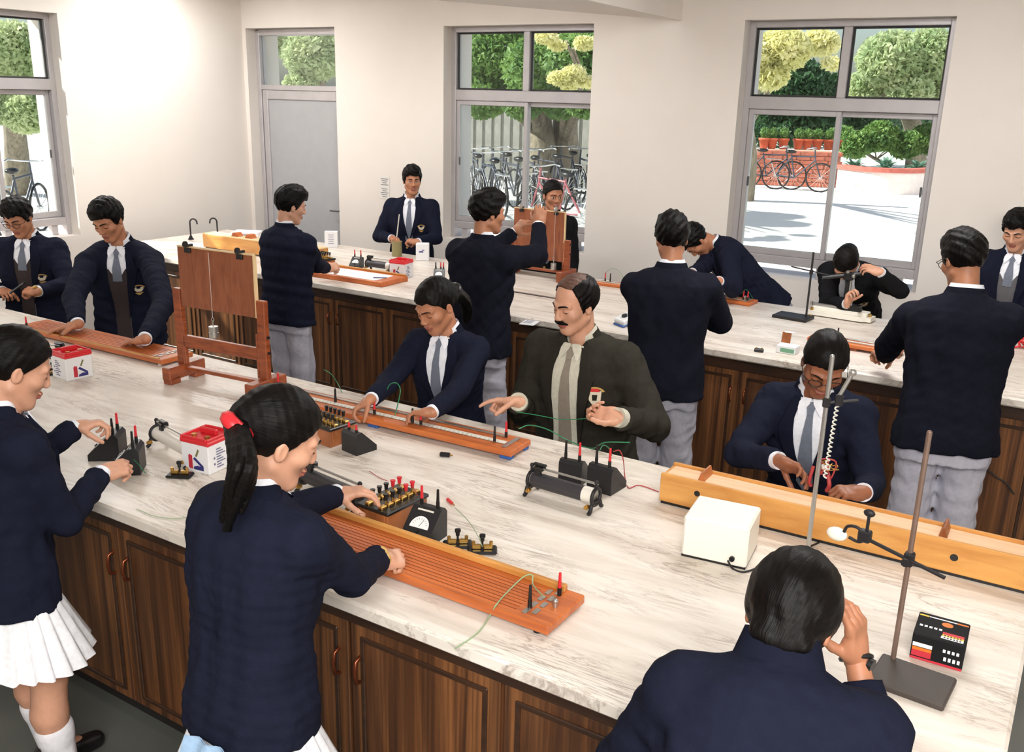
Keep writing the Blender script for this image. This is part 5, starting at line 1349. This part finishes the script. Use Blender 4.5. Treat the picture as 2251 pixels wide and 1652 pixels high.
# ---- retort stands
def stand(label, loc, rz, base, h, rod, boss=None):
    t = thing('retort_stand', label, 'retort stand', loc, rz)
    MB().box(base[0], base[1], .004).build('base', plain('cast_base', (66, 58, 54), .6, vary=.15) if rod is m_rod else m_iron, t)
    b = MB(); b.cyl((0, 0, .012), (0, 0, h), .0062, n=12, mi=0); b.sphere((0, 0, h), (.0062, .0062, .004), 10, 6, 0); b.build('rod', rod, t)
    return t
t = stand('rusty retort stand with a horizontal clamp on the right of the near bench', (-.25, 2.178, BZ), R_(-4), ((.058, -.055, .009), (.170, .135, .018)), .60, m_rod)
b = MB(); b.box((0, 0, .285), (.022, .026, .034), .004); b.cyl((.0, -.014, .29), (.0, -.034, .29), .004, n=8); b.cyl((0, -.034, .29), (0, -.040, .29), .010, n=10); b.build('boss_head', m_iron, t)
b = MB(); b.cyl((.085, -.022, .274), (-.10, .01, .300), .0048, n=10)
b.tube(smooth_path([(-.10, .01, .300), (-.125, .010, .322), (-.150, .012, .318), (-.158, .014, .300)], 4), .004, 7); b.tube(smooth_path([(-.10, .01, .300), (-.12, .012, .286), (-.145, .014, .290)], 4), .004, 7)
b.box((-.108, .012, .306), (.030, .024, .030), .004); b.cyl((-.105, .012, .32), (-.105, .012, .362), .004, n=8); b.sphere((-.105, .012, .366), (.014, .008, .010), 10, 6); b.build('clamp', m_iron, t)
MB().sphere((-.175, .018, .288), (.026, .010, .018), 12, 8).build('clamp_pad', m_cream_p, t)
t = stand('thin pale retort stand rod rising before the person with smooth black hair', (-.537, 2.434, BZ), R_(0), ((.03, -.05, .008), (.15, .12, .016)), .672, m_steel)
b = MB(); b.box((0, 0, .545), (.018, .020, .026), .003); b.cyl((.005, .0, .545), (.075, .02, .56), .004, n=8); b.box((.03, .006, .555), (.02, .014, .03), .003); b.build('boss_head', m_iron, t)
b = MB(); b.cyl((.028, .01, .565), (.050, .018, .625), .0055, n=8); b.sphere((.052, .019, .632), .010, 10, 6); b.build('clamp_screw', m_steel, t)
sp_ = [(.026+.0045*math.cos(k*.9)-.004*k/60, .01+.0045*math.sin(k*.9), .55-.22*k/120) for k in range(121)]
MB().tube(sp_, .0022, 5).build('spring', m_tapew, t)
t = stand('black retort stand with crossbar beside the travelling microscope', (-1.475, 5.83, BZ), R_(-5), ((-.075, -.02, .010), (.22, .15, .020)), .42, m_iron)
MB().box((0, 0, .30), (.02, .02, .03), .003).cyl((-.13, 0, .318), (.10, .02, .292), .0045, n=8).build('crossbar', m_iron, t)
# ---- battery carton with bands of colour
t = thing('battery_carton', 'black battery carton with red and orange bands beside the rusty retort stand', 'battery', (-.165, 2.30, BZ), R_(2)); sx_, sy_, sz_ = .118, .120, .068
MB().box((0, 0, sz_/2), (sx_, sy_, sz_), .003).build('carton', plain('carton_black', (22, 22, 24), .7, spec=.2), t)
T_ = Matrix.Translation((0, 0, sz_)); Fr = Matrix(((1, 0, 0, 0), (0, 0, -1, -sy_/2), (0, 1, 0, 0), (0, 0, 0, 1)))
rc_ = lambda b, x0, y0, x1, y1, mi, Mx, th=.0006: b.prism([(x0, y0), (x1, y0), (x1, y1), (x0, y1)], 0, th, mi, Mx)
b = MB(); rc_(b, -.056, .040, -.035, .046, 1, T_); rc_(b, -.034, .041, .030, .045, 2, T_); rc_(b, .031, .040, .056, .046, 0, T_)
b.prism([(.010+.013*math.cos(a), .022+.011*math.sin(a)) for a in np.linspace(0, 6.283, 17)[:-1]], 0, .0007, 0, T_)
rc_(b, .004, -.028, .052, -.016, 3, T_); rc_(b, .004, -.037, .052, -.028, 1, T_); rc_(b, .002, -.048, .052, -.037, 2, T_)
for i in range(5): rc_(b, -.050+i*.011, -.014, -.043+i*.011, -.006, 2, T_)
for i in range(6): rc_(b, .008+i*.007, -.046, .012+i*.007, -.040, 4, T_, .0009); rc_(b, .008+i*.007, -.035, .012+i*.007, -.030, 4, T_, .0009)
rc_(b, -.056, .010, -.012, .026, 3, Fr); rc_(b, -.056, .026, -.012, .034, 0, Fr); rc_(b, -.056, .036, -.012, .046, 2, Fr); rc_(b, -.058, .001, .058, .007, 3, Fr)
for i in range(4): rc_(b, .012+i*.010, .038, .018+i*.010, .046, 2, Fr); rc_(b, .016+i*.010, .016, .022+i*.010, .026, 2, Fr)
rc_(b, -.02, -.05, .04, -.0, 2, Matrix(((0, 0, 1, sx_/2), (1, 0, 0, .0), (0, 1, 0, .05), (0, 0, 0, 1)))) if False else None
b.build('printed_bands', [m_orange, m_yel, m_whitec, m_redi, m_ebon], t)
# ---- small bits on the near bench
t = thing('connecting_block', 'tiny black block lying alone before the metre bridge', 'block', put(978, 1003), R_(20)); MB().box((0, 0, .008), (.04, .014, .016), .003).build('block', m_ebon, t); MB().cyl((.02, 0, .008), (.030, 0, .008), .003, n=8).build('pin', m_brass, t)
t = thing('banana_plug', 'loose red banana plug lying beyond the black dial meter', 'plug', put(990, 1106), R_(-30)); MB().cyl((-.022, 0, .006), (.014, 0, .006), .006, .005, 12).build('sleeve', m_redp, t); MB().cyl((.014, 0, .006), (.032, 0, .006), .0022, n=8).build('pin', m_brass, t)
# ---- far bench
t = thing('paper_topped_board', 'shallow orange board with a white sheet on top on the far bench', 'board', (-4.52, 5.085, BZ), R_(1))
MB().box((0, 0, .018), (.72, .30, .036), .004).build('board', m_wood_o, t)
b = MB(); b.box((0, .138, .042), (.70, .018, .012), .002); b.build('back_strip', m_wood_p, t); MB().box((-.02, -.02, .0368), (.60, .22, .0015)).build('sheet', m_whitec, t)
MB().cyl((.22, -.07, .042), (.30, -.02, .042), .0035, n=8).build('pen', m_bluei, t)
sb = atz(380, 558, BZ)
t = thing('sonometer', 'long brown wooden sonometer box on the far bench behind the leaning person', 'sonometer', (-5.75, 5.36, BZ), R_(0)); L_, D_ = 1.3, .13
b = MB(); b.box((0, -D_/2+.006, .065), (L_, .012, .11), .002); b.box((0, D_/2-.006, .065), (L_, .012, .11), .002)
for q in (1, -1): b.box((q*(L_/2-.006), 0, .065), (.012, D_-.024, .11), .002)
b.build('side_board', m_wood_p, t); MB().box((0, 0, .122), (L_, D_, .008), .002).build('top_board', m_edge, t); MB().box((0, 0, .005), (L_-.04, D_-.02, .01)).build('base_strip', m_ebon, t)
for x in (-.30, -.14): MB().prism([(-.04, 0), (.04, 0), (.018, .032), (-.018, .032)], -.03, .03, 0, Matrix(((1, 0, 0, x), (0, 0, -1, 0), (0, 1, 0, .126), (0, 0, 0, 1)))).build('bridge', m_wood_o, t)
MB().cyl((-L_/2+.05, 0, .135), (L_/2-.05, 0, .135), .001, n=5).build('string', m_steel, t)
def faucet(label, px, py, q):
    p = put(px, py); t = thing('faucet', label, 'faucet', p, R_(40), 'swan-neck faucets')
    MB().lathe([(.026, 0), (.026, .008), (.016, .014), (.013, .03), (.009, .034)], 14).cyl((0, 0, .022), (0, -.04, .026), .007, n=8).box((0, -.05, .026), (.012, .030, .008), .003).build('base', m_iron, t)
    pts = [(0, 0, .03), (0, 0, .13)]+[(q*.03*(1-math.cos(a)), 0, .15+.032*math.sin(a)) for a in np.linspace(.1, math.pi, 9)]+[(q*.062, 0, .135)]
    MB().tube(pts, .0068, 9).build('spout', m_iron, t)
faucet('dark swan-neck faucet curving to the right, at the left end of the far bench', 420, 526, 1)
faucet('dark swan-neck faucet curving to the left, behind the white supply box', 479, 524, -1)
def supply(label, loc, rz, w_, d_, h_):
    t = thing('supply_box', label, 'power supply', loc, rz)
    MB().box((0, 0, h_/2+.004), (w_, d_, h_), .005).build('case', m_whitec, t)
    for q in ((1, 1), (1, -1), (-1, 1), (-1, -1)): MB().cyl((q[0]*(w_/2-.02), q[1]*(d_/2-.02), 0), (q[0]*(w_/2-.02), q[1]*(d_/2-.02), .006), .008, n=8).build('foot', m_ebon, t)
    b = MB(); b.cyl((w_*.22, -d_/2, h_*.42), (w_*.22, -d_/2-.012, h_*.42), .030, n=20); b.build('knob', m_ebon, t)
    for i in range(2):
        for j in range(2): MB().cyl((-w_*.32+i*.028, -d_/2, h_*.35+j*.03), (-w_*.32+i*.028, -d_/2-.008, h_*.35+j*.03), .006, n=8).build('socket', m_ebon, t)
    MB().box((-w_*.05, -d_/2-.001, h_*.86), (w_*.5, .002, .006)).build('name_strip', m_greyi, t)
supply('white supply box with black knob behind the brown force board', (-6.22, 5.62, BZ), R_(30), .23, .16, .12)
t = thing('folder', 'white card standing upright at the back of the far bench beside the grey door', 'card', (-5.62, 6.02, BZ), R_(34)); MB().box((0, 0, .07), (.11, .05, .14), .003).build('card', m_whitec, t); b = MB()
for i in range(5): b.box((0, -.0258, .11-.018*i), (.05-.008*(i % 2), .0012, .004))
b.build('printed_text', m_greyi, t)
t = thing('milk_white_box', 'upright white box with a small blue mark before the person at the back wall', 'box', (-4.63, 6.02, BZ), R_(34)); MB().box((0, 0, .068), (.105, .08, .136), .004).build('carton', m_whitec, t)
b = MB(); b.box((-.01, -.0406, .072), (.034, .0012, .012)); b.box((.006, -.0406, .085), (.02, .0012, .006)); b.build('printed_mark', m_bluei, t)
t = thing('calorimeter', 'dull brass can before the person at the back wall', 'can', (-4.905, 6.03, BZ), 0); MB().lathe([(.040, 0), (.042, .004), (.042, .118), (.045, .122), (.041, .124), (.039, .118), (.039, .008)], 24).build('can', plain('dull_brass', (150, 140, 100), .4, .5), t); MB().cyl((0, 0, .116), (0, 0, .12), .039, n=20).build('lid', m_wood_b, t)
t = thing('stirrer', 'thin pale rod held upright above the brass can', 'rod', (-4.93, 6.06, BZ+.15), 0); MB().cyl((0, 0, .0), (.03, .0, .19), .0045, n=8).build('rod', m_tapew, t); MB().sphere((0, 0, 0), .007, 8, 6).build('tip', m_steel, t)
t = thing('wood_block', 'orange wooden block below the face of the person bent low', 'block', (-2.42, 5.84, BZ), R_(10)); MB().box((0, 0, .055), (.10, .07, .105), .004).build('block', m_wood_o, t); MB().box((0, 0, .110), (.104, .074, .006), .001).build('cap', m_wood_p, t)
# travelling microscope
t = thing('travelling_microscope', 'travelling microscope on a white base before the bowing person', 'microscope', (-1.31, 6.02, BZ), R_(-4))
b = MB(); b.prism([(-.19, -.07), (.15, -.07), (.17, -.05), (.20, -.05), (.20, .05), (.17, .05), (.15, .07), (-.19, .07)], .008, .034, 0); b.box((0, 0, .046), (.34, .09, .026), .004); b.build('base', m_cream_p, t)
for x, y in ((-.17, -.05), (-.17, .05), (.18, 0)): MB().cyl((x, y, 0), (x, y, .010), .014, n=10).cyl((x, y, .034), (x, y, .052), .010, n=10).build('levelling_screw', m_brass, t)
MB().box((-.05, 0, .066), (.26, .03, .014), .002).cyl((-.20, 0, .066), (-.185, 0, .066), .014, n=12).build('slide_bar', m_steel, t)
MB().box((.06, 0, .078), (.11, .08, .03), .004).cyl((.13, -.05, .08), (.13, -.07, .08), .014, n=12).build('carriage', m_ebon, t)
b = MB(); b.box((.02, .0, .185), (.022, .024, .21), .003); b.build('column', m_ebon, t); MB().box((.038, -.002, .18), (.010, .016, .19), .001).build('vernier', m_steel, t)
b = MB(); b.box((.02, 0, .27), (.05, .05, .05), .004); b.cyl((-.10, -.03, .252), (.06, .03, .285), .016, n=14); b.cyl((-.13, -.042, .246), (-.10, -.03, .252), .012, n=12); b.cyl((.06, .03, .285), (.085, .04, .29), .012, n=12); b.build('telescope', m_ebon, t)
MB().cyl((.045, 0, .272), (.058, 0, .272), .013, n=12).cyl((.02, -.025, .30), (.02, -.035, .30), .010, n=10).build('focus_knob', m_steel, t)
t = thing('open_carton', 'small white and green carton with brown flap open on the far bench', 'carton', (-1.33, 4.955, BZ), R_(-2)); MB().box((0, 0, .022), (.105, .075, .042), .002).build('tray', m_whitec, t)
b = MB(); b.box((.008, -.0385, .020), (.075, .002, .022)); b.build('label', plain('ink_green', (112, 160, 130), .6), t); MB().box((-.032, .052, .05), (.05, .004, .095), .001, Matrix.Rotation(R_(-12), 3, 'X')).build('flap', m_wood_b, t); MB().box((-.018, .062, .098), (.05, .02, .004), .001).build('flap_edge', m_whitec, t)
t = thing('terminal_block', 'tiny black terminal block at the front of the far bench', 'block', put(1668, 773), R_(15)); MB().box((0, 0, .009), (.05, .028, .018), .004).build('block', m_ebon, t)
for q in (1, -1): MB().cyl((q*.014, 0, .018), (q*.014, 0, .024), .005, n=8).build('screw', m_brass, t)
t = thing('multimeter', 'pale blue and white multimeter behind the shoulder of the person with moustache', 'meter', (-2.30, 5.0, BZ), R_(-30))
Rt_ = Matrix.Rotation(R_(22), 3, 'X'); b = MB(); b.box((0, 0, .05), (.10, .16, .035), .008, Rt_); b.build('case', m_whitec, t); b = MB(); b.box((0, .045, .083), (.065, .045, .006), .002, Rt_); b.build('display', m_iron, t); b = MB(); b.box((0, -.002, .034), (.104, .165, .014), .006, Rt_); b.build('back_shell', m_bluef, t); MB().cyl((0, -.03, .055), (0, -.034, .066), .018, n=16).build('selector', m_ebon, t); MB().box((0, .055, .018), (.04, .03, .036), .003).build('kickstand', m_bluef, t)
# phone in hand
t = thing('phone', 'small black phone held in both hands at the far left', 'phone', tuple(aty(38, 632, 3.17)), R_(-40)); MB().box((0, 0, 0), (.05, .105, .012), .004, Matrix.Rotation(R_(35), 3, 'X')).build('body', m_ebon, t); MB().box((0, .004, .0068), (.04, .06, .001), 0, Matrix.Rotation(R_(35), 3, 'X')).build('screen', m_iron, t)
# red loops of wire and coil in the hands of the person at the optical bench
t = thing('wire_coil', 'tangle of red and pale wire held above the optical bench', 'wire', tuple(aty(1815, 1030, 2.98)), 0)
def tangle(seed, n, r, c): rr = np.random.RandomState(seed); return smooth_path([np.array(c)+rr.uniform(-1, 1, 3)*np.array(r) for _ in range(n)], 5)
MB().tube(tangle(3, 14, (.03, .02, .035), (0, 0, 0)), .0028, 6).tube(smooth_path([(.01, 0, -.02), (.02, -.01, -.05), (.012, .0, -.075)], 5), .007, 7).tube(smooth_path([(-.04, 0, -.0), (-.045, -.01, -.05), (-.04, .0, -.07)], 5), .006, 7).build('red_strand', m_red_w, t); MB().tube(tangle(5, 10, (.03, .02, .025), (.01, 0, .015)), .002, 5).build('pale_strand', m_brass, t)
MB().lathe([(.014, 0), (.016, .012), (.009, .016), (.009, .0)], 14).build('ceramic_ring', m_cerw, t)
t = thing('red_flex', 'bundle of red flex on the far bench at the right edge', 'wire', put(2246, 765), 0); MB().tube([(p[0], p[1], abs(p[2])+.006) for p in tangle(9, 14, (.05, .04, .03), (0, 0, .02))], .006, 6).build('flex', m_redp, t); MB().cyl((.0, 0, .008), (.05, .01, .008), .006, n=8).build('plug', m_redp, t)
# ---- wires
def wire(label, pts, mat, r=.0022, group=None):
    p0 = pts[0]; o = MB().tube([np.array(p)-np.array(p0) for p in smooth_path(pts, 7)], r, 6).build('wire', mat, None, loc=tuple(float(x) for x in p0)); return tag(o, label, 'wire', group)
Z = lambda px, py, dz=.003: atz(px, py, BZ+dz)
wire('green wire arching between the two hands at the metre bridge', [aty(845, 872, 2.86), aty(856, 846, 2.88), aty(872, 842, 2.88), aty(880, 858, 2.86), aty(874, 890, 2.82), aty(868, 912, 2.78)], m_green_w)
wire('green wire running from the metre bridge end past the charcoal jacket', [aty(1140, 942, 2.84), aty(1165, 934, 2.90), aty(1205, 944, 3.0), Z(1250, 968), Z(1300, 985), aty(1330, 972, 2.98), aty(1385, 972, 3.0)], m_green_w)
wire('green wire hanging between the hands of the person with moustache', [aty(1135, 905, 3.08), aty(1180, 912, 3.1), aty(1240, 922, 3.12), aty(1300, 918, 3.1)], m_green_w, .0018)
wire('dark green wire looping from the right black meter', [aty(1318, 990, 2.76), aty(1326, 978, 2.8), aty(1338, 984, 2.84), aty(1345, 1000, 2.88)], m_green_w, .0018)
wire('red wire looping from the right black meter to the optical bench', [aty(1348, 992, 2.76), aty(1362, 990, 2.78), aty(1370, 1010, 2.78), Z(1374, 1050), Z(1382, 1072), Z(1405, 1066), Z(1448, 1080)], m_red_w, .0018)
wire('pale green wire lying across the orange board to the bench front', [Z(1000, 1425), Z(1050, 1390), Z(1078, 1350, .012), Z(1090, 1330, .042), Z(1112, 1304, .046), Z(1150, 1268, .07), Z(1170, 1264, .075), Z(1172, 1285, .06), Z(1196, 1312, .09)], m_pale_w, .0019)
wire('pale wire from the loose red plug to the right plug key', [Z(1000, 1115, .006), Z(1030, 1145, .03), Z(1052, 1180, .04), Z(1060, 1200, .05)], m_pale_w, .0012)
wire('thin red wire behind the resistance box plugs', [Z(812, 1035), Z(840, 1052), Z(880, 1064), aty(905, 1068, 2.16), aty(918, 1088, 2.1)], m_red_w, .0012)
wire('thin green wire lying near the front edge left of the long ponytail', [Z(300, 1118), Z(345, 1135), Z(400, 1138), Z(445, 1122)], m_pale_w, .0012)
wire('thin green wire at the raised hand of the person in socks', [aty(206, 928, 1.98), aty(222, 930, 1.97), aty(236, 940, 1.95)], m_green_w, .0013)
wire('thin green wire looping down the front meter at the battery', [aty(298, 992, 1.9), aty(290, 1004, 1.88), aty(304, 1020, 1.86), aty(320, 1040, 1.85)], m_green_w, .0013)
wire('black mains cable trailing from the cream supply box', [aty(1600, 1232, 2.40), Z(1612, 1250), Z(1640, 1256), Z(1690, 1236), Z(1740, 1216), Z(1770, 1205), Z(1800, 1192)], m_blk_w, .003)
wire('dark green wire drooping behind the near bench beside grey trousers', [aty(712, 812, 3.06), aty(728, 822, 3.08), aty(742, 842, 3.06), Z(752, 862)], m_green_w, .0018)
wire('pale wire arching above the metre bridge between the windows', [aty(1330, 600, 6.05), aty(1345, 590, 6.05), aty(1362, 596, 6.06), aty(1372, 615, 6.06), Z(1378, 628)], m_pale_w, .002)
wire('green wire tangle on the short metre bridge beside the person bent low', [Z(1600, 650, .03), Z(1612, 640, .06), Z(1625, 648, .05), Z(1640, 636, .07), Z(1655, 655, .04)], m_green_w, .002)
wire('black cable hanging down the cabinet beside grey trousers at the right', [aty(2170, 1030, 4.82), aty(2190, 1048, 4.82), aty(2210, 1060, 4.82), aty(2230, 1086, 4.82)], m_blk_w, .004)
t = thing('paper_sheet', 'folded printed paper lying at the front edge of the far bench', 'paper', put(1160, 712), R_(10)); MB().box((0, .03, .002), (.09, .12, .003), .0005).build('sheet', m_whitec, t); b = MB()
for i in range(5): b.box((-.01, .01+.016*i, .0042), (.05, .004, .0008))
b.build('print', m_greyi, t)
t = thing('metal_ruler', 'long dark metal ruler lying on the far bench beside the reaching person', 'ruler', put(1172, 648), R_(-2)); MB().box((0, 0, .002), (.55, .03, .003), .001).build('blade', m_iron, t); MB().box((0, .0, .0036), (.55, .018, .0006)).build('scale', m_steel, t)
